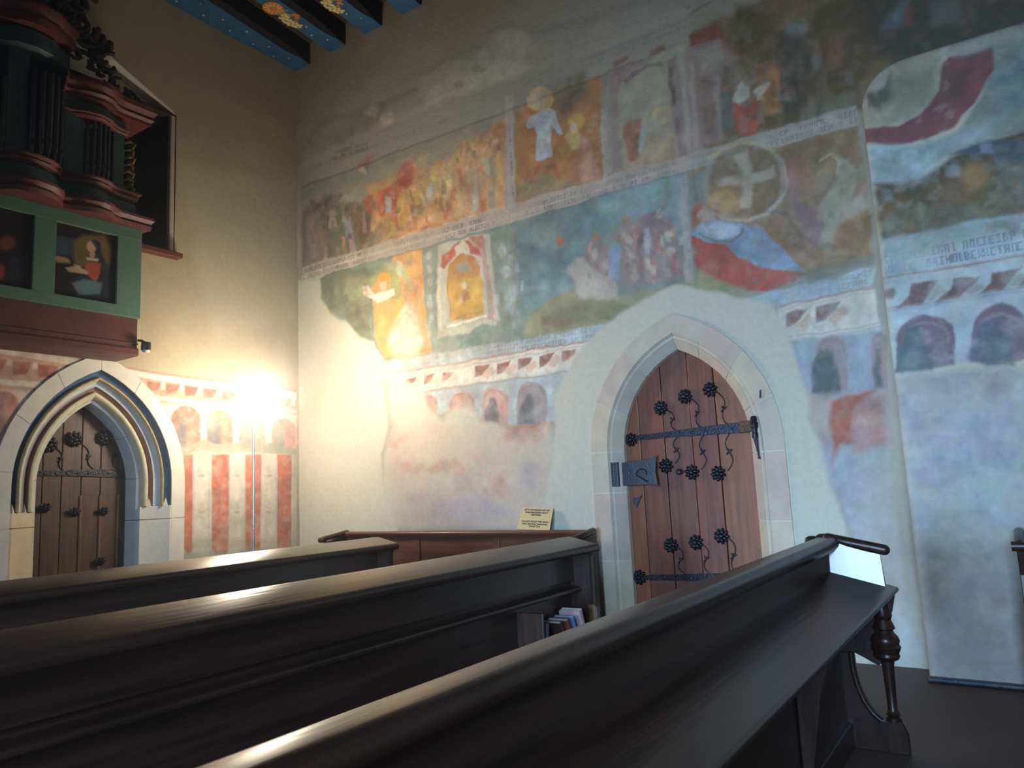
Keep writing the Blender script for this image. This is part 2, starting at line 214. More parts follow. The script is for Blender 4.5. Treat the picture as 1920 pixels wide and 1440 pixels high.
PAINT = '''B gr 0.35 12 0.006 1,1100,87,1170,267,1150,403,1141,415,1170,488,1181,575,1173,594,1194,649,1193,689,1172,719,1150,825,1129,1024,1115,1020,1067,829,1072,538,1092,266,1098,1,1075
B ww 0.55 10 0 403,1141,415,1170,488,1181,575,1173,594,1194,649,1193,689,1172,705,1122,690,1083,538,1092,427,1095
B ww 0.5 10 0 489,1134,653,1114,702,1078,572,1086
B gy 0.45 6 0 583,1165,594,1192,625,1187,629,1141,608,1135
B db 0.35 5 0 589,1123,586,1119,579,1118,569,1120,560,1125,553,1131,551,1138,553,1142,561,1143,570,1141,580,1136,586,1129
B dr 0.25 6 0 619,1133,617,1128,613,1125,608,1125,603,1129,599,1135,598,1141,599,1146,604,1149,609,1148,614,1145,618,1139
B db 0.3 4 0 533,1106,531,1102,526,1101,519,1103,512,1106,507,1111,505,1116,507,1119,513,1121,520,1119,527,1115,532,1111
B gy 0.5 5 0 639,1100,640,1094,639,1090,637,1088,633,1090,630,1095,627,1101,626,1107,627,1112,629,1113,633,1111,636,1107
B db 0.3 3 0 701,1103,700,1101,696,1100,691,1101,686,1104,683,1108,682,1111,683,1113,687,1114,692,1113,697,1110,700,1106
B ol 0.45 10 0 105,1123,179,1127,250,1156,301,1151,317,1120,266,1098,160,1086
B wh 0.5 6 0 233,1149,268,1159,288,1143,275,1119
B wh 0.6 5 0 286,1111,297,1124,325,1120,332,1096,302,1086
B gy 0.4 8 0 142,1098,179,1146,212,1149,232,1109,177,1067
B fr 0.95 4 0.005 18,1023,535,1015,825,1011,1015,1014,1019,1059,1029,1063,1067,1066,1122,1080,1485,1042,1592,984,1564,760,1298,782,1261,794,1113,796,974,797,570,794,235,803,15,798
B gb 0.6 8 0 18,1023,122,1021,263,1015,361,1005,262,983,158,987,83,974,18,964
B TXT 0.85 2 0 126,1058,247,1048,127,1085,248,1074
B TXT 0.35 1 0 37,1055,649,1034,37,1070,650,1046
B TXT 0.4 2 0 655,1036,1017,1036,657,1061,1019,1057
B TXT 0.7 2 0 1019,1057,1103,1064,1021,1078,1105,1084
B db 0.75 10 0 21,963,121,977,209,934,243,900,258,846,257,802,153,803,19,805
B mv 0.55 10 0 35,952,83,947,103,830,92,813,33,812
B mv 0.5 6 0 44,910,64,945,82,901,88,820,48,818
B pk 0.35 6 0 82,887,97,904,106,819,88,817
B ol 0.6 8 0 105,921,157,948,173,866,180,813,117,816
B lb 0.6 5 0 165,913,182,900,198,847,206,815,189,821,169,867
B br 0.6 8 0 192,926,261,946,343,936,258,833,232,814,203,833
B db 0.6 5 0 226,904,260,902,241,837,224,828,211,857
B wh 0.4 4 0 185,947,183,941,178,938,171,939,164,942,159,948,157,954,159,960,164,962,171,962,178,959,183,953
B mv 0.5 4 0 153,949,151,944,146,941,138,942,131,945,126,951,124,956,126,961,132,963,139,963,146,960,151,954
B db 0.5 4 0 128,966,126,962,119,960,111,961,103,964,97,969,95,975,97,979,103,981,112,980,120,976,126,971
B mv 0.5 4 0 98,974,96,969,91,966,83,967,76,970,70,976,68,982,70,987,76,989,84,988,91,985,96,980
B db 0.45 3 0 64,972,63,968,59,966,55,966,50,969,46,973,45,977,46,981,50,983,55,983,60,980,63,976
B lm 0.45 3 0 89,982,88,978,84,976,80,976,75,978,71,982,70,987,72,990,75,992,80,992,85,990,88,986
B db 0.45 3 0 115,952,113,948,110,946,105,947,101,949,97,953,96,957,97,961,101,963,106,962,110,960,114,956
B lm 0.45 3 0 144,928,142,924,139,922,134,922,130,924,126,928,125,932,127,936,130,938,135,938,139,935,142,932
B db 0.45 3 0 166,965,165,961,161,959,157,959,152,962,149,965,148,970,149,973,153,975,157,975,162,973,165,969
B lm 0.45 3 0 201,946,200,943,196,941,192,941,188,943,185,947,184,951,185,955,188,957,192,956,197,954,200,951
B db 0.45 3 0 183,925,182,922,178,920,174,920,169,922,166,926,165,930,166,933,170,935,174,935,179,933,182,929
B lm 0.45 3 0 215,964,214,961,211,959,207,959,202,961,199,965,198,969,199,973,203,975,207,974,211,972,214,969
B oo 0.8 10 0 245,963,328,965,466,961,509,960,627,989,617,815,502,811,400,812,290,819,258,858
B pc 0.7 12 0 510,983,627,997,617,815,530,813,490,860,479,933
B rd 0.85 5 0 232,938,269,941,319,948,375,951,382,931,342,921,343,872,321,875,316,906,302,878,282,880,270,918,260,895,243,893
B rd 0.7 5 0 331,964,348,986,384,985,394,963,382,931,343,936
B rd 0.8 4 0 310,920,329,912,331,877,347,834,336,834,316,875
B rd 0.6 5 0 404,829,438,829,462,819,456,813,415,813,393,816
B rd 0.45 6 0 291,828,339,826,335,815,293,815
B ye 0.7 6 0 334,911,366,915,369,874,355,837,336,839
B db 0.7 3 0 345,881,344,878,340,876,336,876,331,878,328,882,326,886,328,889,331,891,336,891,341,888,344,885
B br 0.55 6 0 245,849,284,874,321,874,332,853,299,830,257,818
B br 0.5 6 0 373,901,419,903,430,876,402,859,375,872
B db 0.35 3 0 411,893,409,890,403,889,394,889,385,891,378,894,375,898,376,900,383,902,392,901,401,899,408,896
B br 0.4 3 0 410,877,408,874,401,873,391,874,381,876,374,878,371,881,373,883,380,884,390,884,400,882,407,879
B wb 0.75 4 0 297,911,313,913,315,884,299,883
B yl 0.6 8 0 501,904,495,885,482,874,465,874,448,884,436,902,432,923,437,942,451,953,469,953,486,943,497,924
B yl 0.5 8 0 445,978,446,970,441,963,430,959,417,959,405,963,398,970,397,978,402,985,413,989,426,989,438,985
B rd 0.55 5 0 436,877,462,877,490,860,484,843,439,852
B wb 0.6 4 0 419,903,431,917,443,908,430,878,418,879
B gb 0.5 5 0 422,974,450,1002,458,987,439,957,421,953
B pk 0.5 5 0 348,996,384,991,394,968,360,968
B wh 0.4 4 0 379,972,394,975,391,957
B rd 0.5 6 0 510,977,538,976,540,950,517,946
B pk 0.55 3 0 532,941,531,937,528,935,525,935,522,937,519,941,518,945,520,949,522,951,526,951,529,949,532,945
B wh 0.55 3 0 551,947,549,943,547,941,543,941,540,943,538,947,537,951,538,955,541,957,544,957,548,955,550,951
B wh 0.55 3 0 568,947,567,944,565,942,561,942,558,944,556,947,555,952,556,955,559,957,562,957,565,955,568,952
B pk 0.55 3 0 592,952,590,948,588,946,585,946,581,948,579,952,578,956,579,960,582,962,585,962,589,960,591,956
B wh 0.55 3 0 609,958,608,954,606,952,602,952,599,954,597,958,596,962,597,965,600,968,603,968,606,965,609,962
B wh 0.55 3 0 577,928,576,924,573,922,570,922,566,924,564,927,564,932,565,935,567,938,571,938,574,936,576,932
B pk 0.55 3 0 599,923,598,920,596,917,592,917,589,919,587,923,586,927,587,931,590,933,593,933,596,931,599,927
B wh 0.55 3 0 556,920,555,916,552,914,549,914,546,916,543,920,543,924,544,928,546,930,550,930,553,928,555,924
B wh 0.55 3 0 537,919,536,915,533,913,529,913,526,915,524,919,523,923,524,927,527,929,530,929,534,927,536,923
B pk 0.6 6 0 521,910,535,911,536,825,522,824
B wb 0.6 5 0 542,913,553,912,553,826,539,827
B pk 0.55 5 0 559,916,573,915,574,824,555,825
B gb 0.65 5 0 580,927,599,933,598,823,579,823
B yl 0.6 5 0 604,931,614,933,616,822,600,823
B rd 0.6 4 0 556,847,578,844,574,815,561,814
B rd 0.5 4 0 607,868,619,867,616,823,606,824
B or 0.8 5 0 591,992,627,994,625,958,599,964
B gb 0.6 4 0 575,1015,597,1011,590,981,568,974
B rd 0.55 5 0 208,1027,230,1034,264,1032,263,1014,242,1004,222,1010
B wh 0.6 4 0 246,1001,244,997,239,995,232,996,225,999,220,1004,218,1009,220,1013,226,1015,232,1014,239,1011,244,1006
B ob 0.6 4 0 255,1009,253,1003,250,999,246,998,242,1001,239,1007,238,1014,239,1020,242,1023,246,1024,251,1021,254,1015
B rd 0.35 4 0 370,868,368,865,364,864,357,863,350,864,345,866,342,869,343,871,348,873,355,873,362,872,367,870
B wh 0.35 4 0 393,869,392,867,387,865,381,865,374,866,368,868,366,870,367,873,371,874,378,875,385,874,390,872
B rd 0.35 4 0 415,847,413,844,409,843,403,842,396,843,391,845,388,848,389,850,394,852,400,852,407,851,412,849
B wh 0.35 4 0 444,842,443,839,439,838,433,837,426,838,421,840,418,843,419,845,424,847,430,847,437,846,442,844
B rd 0.35 4 0 487,834,486,832,482,830,476,830,470,831,465,833,462,835,463,838,467,839,473,840,480,839,485,837
B wh 0.35 4 0 515,831,514,828,510,827,504,826,498,827,493,829,491,832,492,834,496,835,502,836,508,835,513,833
B rd 0.35 4 0 501,819,500,817,496,816,490,815,483,816,478,818,476,820,477,823,481,824,487,825,493,824,498,822
B wh 0.35 4 0 384,837,383,834,378,832,372,832,365,833,359,835,357,837,358,840,362,842,369,842,376,841,381,839
B pk 0.49561 2 0 156,867,169,862,172,818,158,824
B mv 0.57027 2 0 136,845,149,840,152,816,138,820
B br 0.374799 2 0 48,905,58,901,60,867,50,871
B lm 0.347881 2 0 183,909,191,905,192,864,184,868
B mv 0.591701 2 0 195,934,207,930,209,909,197,913
B db 0.386792 2 0 19,859,35,854,38,831,22,835
B pk 0.359064 2 0 227,880,239,875,241,853,229,857
B db 0.379144 2 0 232,902,238,899,239,871,232,874
B pk 0.401369 2 0 94,855,106,850,109,816,96,820
B lm 0.441762 2 0 90,851,101,847,103,820,92,824
B ol 0.553464 2 0 59,941,75,935,78,889,62,895
B mv 0.435847 2 0 25,862,36,858,38,823,27,827
B db 0.578897 2 0 173,870,188,866,191,845,176,850
B lm 0.332416 2 0 226,910,235,906,236,874,226,878
B mv 0.362545 2 0 182,845,195,841,198,823,184,827
B pk 0.463543 2 0 137,910,145,906,147,881,138,884
B db 0.516341 2 0 93,916,102,913,104,893,95,896
B br 0.460059 2 0 90,894,103,890,105,869,92,873
B lm 0.49529 2 0 112,937,124,932,126,891,114,896
B ol 0.551529 2 0 52,837,65,833,68,792,54,797
B lm 0.331989 2 0 48,870,63,865,67,828,50,834
B lm 0.576601 2 0 117,941,131,936,134,910,119,915
B pk 0.518852 2 0 159,945,170,940,172,895,160,901
B lm 0.546617 2 0 129,918,139,915,141,893,130,896
B db 0.326741 2 0 138,944,152,938,155,896,140,902
B ol 0.508379 2 0 80,857,94,852,97,824,82,829
B ol 0.55057 2 0 167,860,177,856,178,820,168,824
B ol 0.494908 2 0 79,838,92,833,94,789,80,794
B pk 0.382106 2 0 151,957,162,953,164,928,152,932
B ol 0.493219 2 0 85,896,98,891,101,863,87,868
B pk 0.434935 2 0 182,852,192,848,193,808,183,812
B db 0.550986 2 0 105,926,113,922,115,876,106,881
B pk 0.42499 2 0 223,895,234,890,236,854,224,859
B ol 0.487121 2 0 156,841,167,836,168,793,157,798
B oo 0.523528 2 0 442,871,454,867,457,853,443,857
B ol 0.343814 2 0 405,922,419,917,421,900,407,905
B br 0.649434 2 0 369,919,377,917,378,901,370,904
B ol 0.531892 2 0 369,888,380,884,381,864,370,868
B ye 0.644195 2 0 395,915,410,910,413,897,398,902
B rd 0.511478 2 0 461,852,474,848,476,825,463,829
B br 0.646239 2 0 321,926,333,921,335,888,322,893
B br 0.484266 2 0 453,898,467,893,469,867,455,872
B oo 0.530841 2 0 280,911,292,907,295,890,282,894
B pk 0.632437 2 0 334,849,342,847,343,831,335,834
B ye 0.472456 2 0 382,913,397,908,399,883,384,888
B wh 0.631537 2 0 297,923,314,917,317,896,299,901
B ye 0.336492 2 0 396,918,412,912,415,889,398,895
B rd 0.370222 2 0 484,901,498,896,501,880,486,885
B wh 0.459488 2 0 406,900,416,896,417,868,407,872
B rd 0.411068 2 0 369,887,378,884,380,861,370,865
B pk 0.657519 2 0 309,936,325,931,329,911,311,917
B rd 0.580932 2 0 374,860,389,855,392,824,376,829
B pk 0.338783 2 0 320,892,331,888,333,869,322,873
B rd 0.4133 2 0 330,874,345,869,348,853,332,858
B rd 0.471791 2 0 357,852,372,847,375,822,359,827
B ol 0.48902 2 0 451,884,463,879,465,847,452,852
B oo 0.626636 2 0 479,901,489,896,490,867,479,871
B wh 0.472831 2 0 364,862,374,859,376,845,365,849
B ye 0.559427 2 0 312,864,328,859,331,843,314,848
B pk 0.597902 2 0 470,841,481,837,482,816,471,820
B ol 0.640915 2 0 254,939,269,933,272,902,256,908
B ye 0.346135 2 0 331,904,339,900,340,879,332,882
B ol 0.625299 2 0 461,920,473,915,475,883,462,888
B oo 0.466599 2 0 497,862,507,859,509,843,498,846
B ye 0.576024 2 0 283,882,291,879,293,864,284,867
B pk 0.37433 2 0 316,889,324,886,326,864,317,868
B ol 0.453485 2 0 355,916,368,911,370,888,357,892
B pk 0.425778 2 0 252,881,262,877,263,851,253,854
B oo 0.413883 2 0 486,876,494,873,496,859,487,862
B br 0.479602 2 0 439,884,447,881,449,864,440,867
B pk 0.550425 2 0 347,934,355,931,356,911,348,914
B ye 0.488554 2 0 262,944,275,939,278,921,264,925
B rd 0.60992 2 0 327,867,335,863,336,836,328,839
B rd 0.65099 2 0 484,895,497,890,499,863,486,868
B br 0.60582 2 0 416,859,425,856,426,831,417,834
B ye 0.37502 2 0 314,854,328,849,330,820,315,824
B oo 0.408666 2 0 581,886,591,882,592,856,582,861
B pc 0.3291 2 0 420,855,427,852,428,832,421,835
B gb 0.498374 2 0 425,968,431,965,431,926,425,930
B gb 0.396978 2 0 489,934,497,930,497,891,489,895
B oo 0.415697 2 0 512,955,522,952,523,934,513,938
B pk 0.52511 2 0 597,960,603,956,604,934,597,938
B oo 0.41069 2 0 555,981,565,976,567,952,556,957
B pk 0.335374 2 0 602,878,611,874,611,848,602,852
B pk 0.31006 2 0 553,947,562,942,563,909,553,914
B wh 0.409276 2 0 560,902,569,898,570,867,560,872
B wh 0.440411 2 0 481,926,489,922,489,888,481,892
B rd 0.429194 2 0 577,954,583,951,584,935,577,937
B gb 0.350927 2 0 617,988,623,985,622,951,616,954
B pc 0.514961 2 0 418,881,429,877,431,847,419,851
B wh 0.373039 2 0 464,878,470,875,471,848,464,851
B gb 0.433763 2 0 427,934,433,931,434,908,427,911
B wh 0.452589 2 0 542,854,553,850,555,830,543,834
B pc 0.326046 2 0 500,910,506,907,506,884,500,887
B rd 0.305222 2 0 618,963,623,959,623,927,617,930
B wh 0.339821 2 0 526,915,535,911,536,886,527,890
B pk 0.46634 2 0 415,897,425,892,426,853,415,858
B gb 0.393863 2 0 443,922,453,918,455,895,444,899
B gb 0.590331 2 0 445,973,452,970,453,952,446,955
B wh 0.359956 2 0 553,943,561,939,562,918,554,921
B yl 0.413959 2 0 477,936,483,932,484,906,477,909
B pk 0.472419 2 0 577,992,584,988,583,950,576,954
B wh 0.314159 2 0 504,877,514,873,514,834,504,838
B yl 0.319779 2 0 506,974,516,970,517,940,506,945
B pc 0.462717 2 0 451,951,461,947,462,924,452,928
B oo 0.407145 2 0 571,988,577,984,577,946,571,950
B gb 0.337597 2 0 585,837,593,833,595,813,585,816
B pk 0.51805 2 0 459,942,466,938,466,907,459,910
B gb 0.529405 2 0 436,922,443,918,443,884,436,888
B pk 0.438299 2 0 507,926,514,922,514,896,507,899
B rd 0.441993 2 0 505,931,515,926,516,887,505,892
B wh 0.315693 2 0 522,992,528,988,528,952,522,956
B yl 0.417815 2 0 615,981,624,977,624,950,616,954
B yl 0.52937 2 0 463,952,470,948,470,918,463,922
B wh 0.552063 2 0 575,935,585,930,586,895,575,900
B oo 0.371498 2 0 587,886,594,883,595,865,587,868
B pk 0.684065 2 0 531,973,538,970,540,957,531,960
B br 0.584317 2 0 504,956,512,953,513,941,505,944
B br 0.583539 2 0 589,961,594,959,595,949,589,951
B br 0.497821 2 0 589,971,598,967,599,956,590,960
B br 0.6926 2 0 543,958,551,955,552,940,544,943
B pk 0.704992 2 0 572,956,580,953,582,940,573,944
B wh 0.391417 2 0 479,956,486,954,487,945,480,948
B pk 0.708705 2 0 525,961,535,957,537,945,526,949
B wh 0.601179 2 0 478,951,485,949,486,942,479,945
B br 0.578065 2 0 607,949,615,946,617,933,608,936
B pk 0.710879 2 0 556,958,562,956,563,949,557,952
B wh 0.630288 2 0 554,962,559,960,560,951,555,953
B pk 0.399206 2 0 550,967,559,964,561,955,551,958
B wh 0.436575 2 0 571,958,580,954,582,945,572,948
B wh 0.387603 2 0 519,970,528,967,530,953,520,956
B br 0.658897 2 0 534,970,543,966,545,955,535,959
B lm 0.75 2 0 632,1045,652,1042,645,799,625,800
B VTX 0.8 1 0 636,1034,630,803,645,1033,639,803
B or 0.95 5 0 655,1010,711,1019,844,1014,836,814,646,803
B ol 0.8 8 0 736,1032,813,1036,815,987,791,969,767,961,746,990
B db 0.6 8 0 753,993,772,999,799,999,779,968,758,964
B og 0.7 8 0 646,806,654,855,701,858,759,836,803,813,837,819,836,809
B mv 0.4 6 0 656,1039,688,1044,678,991,654,988
B yl 0.85 3 0 744,1000,739,988,728,983,713,984,698,993,687,1006,684,1021,689,1032,700,1038,716,1036,730,1027,741,1014
B ww 0.5 4 0 731,1004,728,996,720,992,709,993,699,999,692,1008,690,1019,693,1027,701,1031,712,1030,722,1024,729,1014
B pk 0.6 3 0 677,992,687,992,689,969,678,968
B wb 0.9 2 0 689,982,715,984,733,987,747,976,750,951,760,926,753,926,736,949,734,922,734,887,713,887,698,891,701,934,699,957,682,958,678,968
B rd 0.7 3 0 700,882,712,884,691,856,681,844,679,851
B rd 0.7 3 0 727,880,738,877,750,844,748,838,739,849
B db 0.5 4 0 716,873,738,873,749,860,725,862
B ye 0.85 3 0 810,935,807,928,800,925,790,926,781,931,774,939,772,948,775,955,783,958,793,957,802,952,808,944
B wh 0.6 3 0 795,925,793,921,790,919,785,919,781,922,778,926,777,931,779,936,782,938,787,938,791,935,794,931
B yl 0.65 4 0 767,924,786,926,799,914,797,893,785,882,774,890,762,919
B pk 0.8 4 0 801,913,813,896,829,832,834,814,792,818,789,833,798,872
B pc 0.5 4 0 805,870,816,867,817,819,799,820
B ye 0.35 2 0 819,953,839,949,839,952,818,956
B ye 0.35 2 0 818,939,838,935,838,937,817,941
B ye 0.35 2 0 817,925,837,921,837,923,816,927
B ye 0.35 2 0 816,910,836,907,836,909,815,913
B ye 0.35 2 0 815,896,835,893,835,895,814,898
B ye 0.35 2 0 814,882,834,878,834,881,813,884
B ye 0.35 2 0 813,868,833,864,833,866,812,870
B ye 0.35 2 0 812,853,832,850,832,852,811,855
B ye 0.35 2 0 811,839,831,836,831,838,810,841
B lm 0.7 2 0 842,946,854,947,851,815,838,815
B VTX 0.8 1 0 844,941,843,816,852,940,850,815
B gg 0.9 4 0 861,1008,926,1019,986,1016,1010,1016,997,793,852,810
B mv 0.8 3 0 862,997,872,1009,905,1017,941,1013,955,1005,914,1000,890,987,879,959,875,899,878,807,855,809
B dr 0.6 3 0 943,1023,972,1024,974,1011,945,1009
B dr 0.5 3 0 868,1026,901,1032,905,1022,872,1014
B mp 0.8 3 0 890,985,908,994,936,998,939,992,913,983,893,975
B db 0.5 3 0 930,1004,965,994,968,980,954,989,934,995
B mv 0.85 3 0 976,990,992,993,996,947,997,859,1002,801,986,800,976,866,974,916
B db 0.65 3 0 978,974,985,973,983,903,975,906
B mp 0.7 3 0 977,881,987,882,987,855,977,854
B lm 0.6 3 0 998,976,1006,975,1007,895,1006,809,998,806,996,879
B mv 0.7 4 0 1008,992,1023,996,1024,813,1007,807
B lm 0.5 3 0 1019,949,1023,949,1021,814,1015,812
B yl 0.75 3 0 975,897,975,888,970,881,961,878,951,880,943,887,938,896,938,905,943,912,952,915,962,912,970,906
B lm 0.6 3 0 962,895,963,890,961,886,957,883,951,883,946,884,942,888,941,893,943,898,948,901,954,901,959,899
B ww 0.55 3 0 921,892,942,897,960,881,947,872,925,873
B rd 0.8 4 0 891,904,913,905,923,904,915,881,907,829,891,830,885,866,883,897
B db 0.55 4 0 896,872,913,875,912,836,895,835
B wb 0.6 4 0 915,886,926,885,916,836,910,843
B pc 0.5 8 0 919,865,964,870,979,807,910,818
B pk 0.4 4 0 858,823,900,821,980,822,988,805,868,807
B or 0.4 5 0 981,831,979,817,975,808,971,805,967,810,965,821,966,836,968,850,971,859,975,862,979,857,981,845
B br 0.85 8 0 1026,1025,1100,1032,1281,1043,1592,984,1569,801,1299,790,1261,803,1131,805,1035,805,1016,825
B od 0.8 10 0 1101,1042,1158,1007,1166,912,1108,925,1086,971
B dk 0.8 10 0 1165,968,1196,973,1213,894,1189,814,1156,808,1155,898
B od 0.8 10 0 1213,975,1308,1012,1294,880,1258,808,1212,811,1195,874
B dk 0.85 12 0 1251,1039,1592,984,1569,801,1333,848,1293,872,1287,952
B mb 0.5 8 0 1336,944,1347,943,1333,907,1308,913
B dr 0.6 5 0 1341,936,1351,933,1346,903,1338,905
B gy 0.35 10 0 1370,933,1408,917,1404,885,1372,891
B rb 0.5 10 0 1232,931,1262,928,1249,872,1228,889
B mv 0.75 4 0 1016,1004,1069,992,1087,961,1084,915,1074,923,1068,959,1061,943,1056,820,1036,818,1008,818
B gg 0.6 5 0 1027,985,1064,985,1076,961,1065,941,1033,944
B lm 0.6 3 0 1013,970,1021,969,1019,819,1010,817
B lm 0.5 3 0 1054,936,1061,935,1058,821,1051,820
B br 0.5 4 0 1032,934,1051,935,1046,834,1030,835
B dr 0.95 3 0 1017,1022,1054,1023,1076,1010,1077,992,1042,998,1019,1002
B ob 0.7 4 0 1063,899,1081,902,1077,829,1060,828
B or 0.85 4 0 1117,931,1150,920,1158,901,1159,834,1121,835,1119,875
B dk 0.8 4 0 1156,871,1166,872,1163,828,1157,830
B rd 0.95 3 0 1082,873,1095,877,1112,873,1121,863,1119,820,1108,810,1085,816,1077,833
B pk 0.6 4 0 1100,830,1099,823,1095,819,1091,818,1088,821,1085,827,1085,835,1087,843,1090,847,1094,848,1098,845,1100,838
B wh 0.85 3 0 1081,879,1092,903,1099,908,1107,895,1107,879,1100,872,1092,869
B wh 0.85 3 0 1113,884,1133,893,1144,891,1138,881,1127,872,1130,862,1120,867
B gb 0.8 3 0 1093,871,1107,877,1111,868,1100,859
B rb 0.6 4 0 1081,902,1080,898,1075,897,1070,897,1065,900,1061,905,1060,910,1062,913,1066,915,1072,914,1077,911,1080,907
B gy 0.6 8 0 1208,954,1205,949,1199,947,1190,949,1182,954,1176,961,1174,968,1177,974,1184,975,1192,973,1201,968,1207,961
B gy 0.5 5 0 1220,896,1218,889,1215,885,1212,885,1209,888,1207,894,1206,901,1208,908,1211,912,1214,912,1218,909,1220,903
B ol 0.7 6 0 1183,830,1264,832,1261,803,1180,807
B od 0.7 4 0 1120,833,1183,830,1181,815,1115,815
B lm 0.8 2 0 16,818,235,816,408,818,571,816,731,815,860,813,975,810,1115,808,1262,807,1259,781,1112,782,973,788,858,786,729,785,569,783,406,784,234,788,15,785
B TXT 0.8 2 0 19,787,1259,782,19,817,1262,804
B wh 0.6 1 0 16,782,235,784,407,781,569,779,729,782,858,784,973,785,1112,780,1259,780,1259,782,1112,782,973,787,857,786,728,785,569,782,406,784,234,788,14,785
B wh 0.5 1 0 16,818,236,816,408,818,571,816,731,815,860,813,975,810,1115,808,1262,807,1262,809,1115,810,975,812,860,815,730,817,571,818,407,821,235,818,15,821
B tl 0.95 3 0.005 80,782,239,785,458,781,729,782,858,783,996,783,1005,781,996,561,953,588,891,571,838,552,670,545,433,552,281,552,234,604,184,630,150,654,79,730
B dg 0.9 5 0 80,782,170,782,256,771,280,693,236,653,251,602,211,617,168,664,111,692,83,730
B og 0.6 10 0 152,768,255,747,236,677,186,698
B ol 0.5 8 0 151,704,237,701,235,628,185,661
B oo 1 3 0 321,784,402,781,402,671,407,624,422,553,282,557,260,600,252,650,250,699,237,720,281,742
B wt 0.7 12 0 324,638,356,673,385,627,398,579,375,554,313,563,296,595
B wh 0.6 6 0 378,594,373,575,363,562,349,559,335,566,326,582,323,603,327,622,338,635,352,638,365,630,375,614
B wh 0.7 4 0 372,616,371,614,365,613,359,613,352,615,347,617,345,620,347,622,352,623,359,623,366,621,371,618
B gn 0.85 4 0 178,718,238,750,304,761,343,741,333,683,310,688,300,738,254,729,203,707,168,699
B wg 0.8 4 0 289,771,329,771,352,751,363,725,368,698,348,728,328,738,312,754
B gn 0.7 3 0 339,748,360,735,371,694,350,722
B og 0.5 6 0 330,763,328,756,317,751,301,749,283,751,269,756,262,763,264,770,276,775,292,777,310,775,324,770
B oy 0.95 3 0 308,731,305,724,297,720,287,720,277,724,269,731,266,740,269,747,277,751,288,751,298,747,306,740
B wh 0.8 3 0 295,720,293,715,289,712,283,712,278,714,274,719,272,724,274,728,278,731,284,731,290,729,294,725
B wt 0.95 2 0 218,736,238,731,257,707,290,710,316,711,318,698,296,690,266,684,253,696,224,714
B pk 0.5 3 0 239,719,242,713,242,708,239,705,233,706,227,709,222,715,219,722,219,727,223,729,228,729,234,725
B gb 0.9 3 0 405,782,446,780,438,733,424,667,430,620,434,574,476,551,422,551,407,624,403,694
B wh 0.5 3 0 429,761,428,756,425,753,421,753,418,755,415,759,415,764,416,768,419,771,422,771,426,769,428,765
B wh 0.5 3 0 428,729,427,725,424,722,420,722,417,724,414,728,413,733,414,737,417,740,421,740,425,738,427,734
B wh 0.5 3 0 427,701,425,696,423,694,419,693,415,695,413,699,412,704,413,708,416,711,420,711,423,709,426,706
B wh 0.5 3 0 425,653,423,648,421,646,417,645,413,647,411,651,410,655,411,660,414,663,418,663,421,661,424,658
B wh 0.5 3 0 423,621,422,617,419,614,416,613,412,615,409,619,409,624,410,628,413,631,416,631,420,630,422,626
B wh 0.5 3 0 422,589,421,585,418,582,414,582,411,583,408,587,407,592,408,596,411,599,415,600,419,598,421,594
B wh 0.65 3 0 443,776,555,777,579,770,588,637,598,592,585,581,552,591,518,578,460,583,437,579,436,619
B rd 0.85 3 0 454,755,478,759,500,774,528,770,551,745,560,730,533,740,499,750,473,737,458,723,450,731
B rd 0.6 3 0 528,776,562,774,567,739,551,745
B wh 0.9 2 0 490,761,512,776,527,757,529,741,496,744
B oc 1 2 0 469,616,466,704,473,732,492,742,516,746,540,732,555,709,552,610,520,605
B ye 0.8 4 0 471,692,556,692,555,610,472,613
B gb 0.8 3 0 495,721,515,728,528,716,522,702,497,707
B wh 0.8 2 0 518,675,517,671,514,669,510,669,507,670,505,674,504,678,505,681,508,684,511,684,515,682,517,679
B rb 0.7 3 0 503,665,520,666,527,648,505,645
B wh 0.5 3 0 495,659,508,646,497,640
B rb 0.5 1 0 471,612,521,617,554,614,554,617,520,619,470,614
B mv 0.6 2 0 560,741,570,741,583,594,567,599
B pk 0.6 1 0 557,761,575,638,591,586,594,586,579,638,561,761
B mv 0.5 1 0 444,596,520,597,570,601,597,584,599,587,570,605,519,600,443,599
B wt 0.8 1 0 462,598,520,600,563,604,562,609,519,606,460,604
B wh 0.8 1 0 446,731,440,664,443,595,450,594,447,662,453,730
B gb 0.6 8 0 582,769,627,769,645,647,646,563,589,551,598,592,586,658
B wb 0.5 4 0 618,728,617,721,613,718,608,717,603,720,599,725,598,732,600,738,604,742,609,743,614,740,617,734
B wb 0.5 4 0 629,684,626,681,621,679,613,679,606,682,600,686,598,691,601,695,606,697,614,696,622,693,627,689
B wb 0.4 6 0 602,655,633,660,640,627,624,598,609,611
B bl 0.75 10 0 823,782,996,782,996,671,984,646,959,689,904,732,851,725,821,753
B mb 0.8 10 0 646,775,801,778,852,735,803,656,769,643,733,610,642,595,635,692
B bl 0.7 10 0 651,646,747,648,756,616,709,604,660,592
B gb 0.5 10 0 683,766,754,759,739,701,681,724
B og 0.95 5 0 652,547,660,587,709,609,745,623,800,607,852,593,942,590,989,594,996,570,953,583,890,562,838,547
B ol 0.5 8 0 720,592,841,590,871,570,807,557,694,550
B lm 0.8 6 0 750,659,777,677,815,664,845,647,852,588,810,596,777,603,766,634
B wh 0.4 8 0 817,619,813,609,805,602,794,601,783,606,776,616,773,627,777,638,786,644,797,645,807,639,815,630
B mv 0.85 4 0 791,669,795,698,809,710,824,704,839,678,841,648,834,630,808,650
B or 0.7 3 0 825,707,824,703,820,701,816,700,812,703,809,707,808,711,810,716,813,718,817,718,822,716,824,712
B wh 0.5 3 0 819,675,817,669,814,665,810,665,807,667,804,672,804,678,805,684,808,688,812,688,816,686,818,681
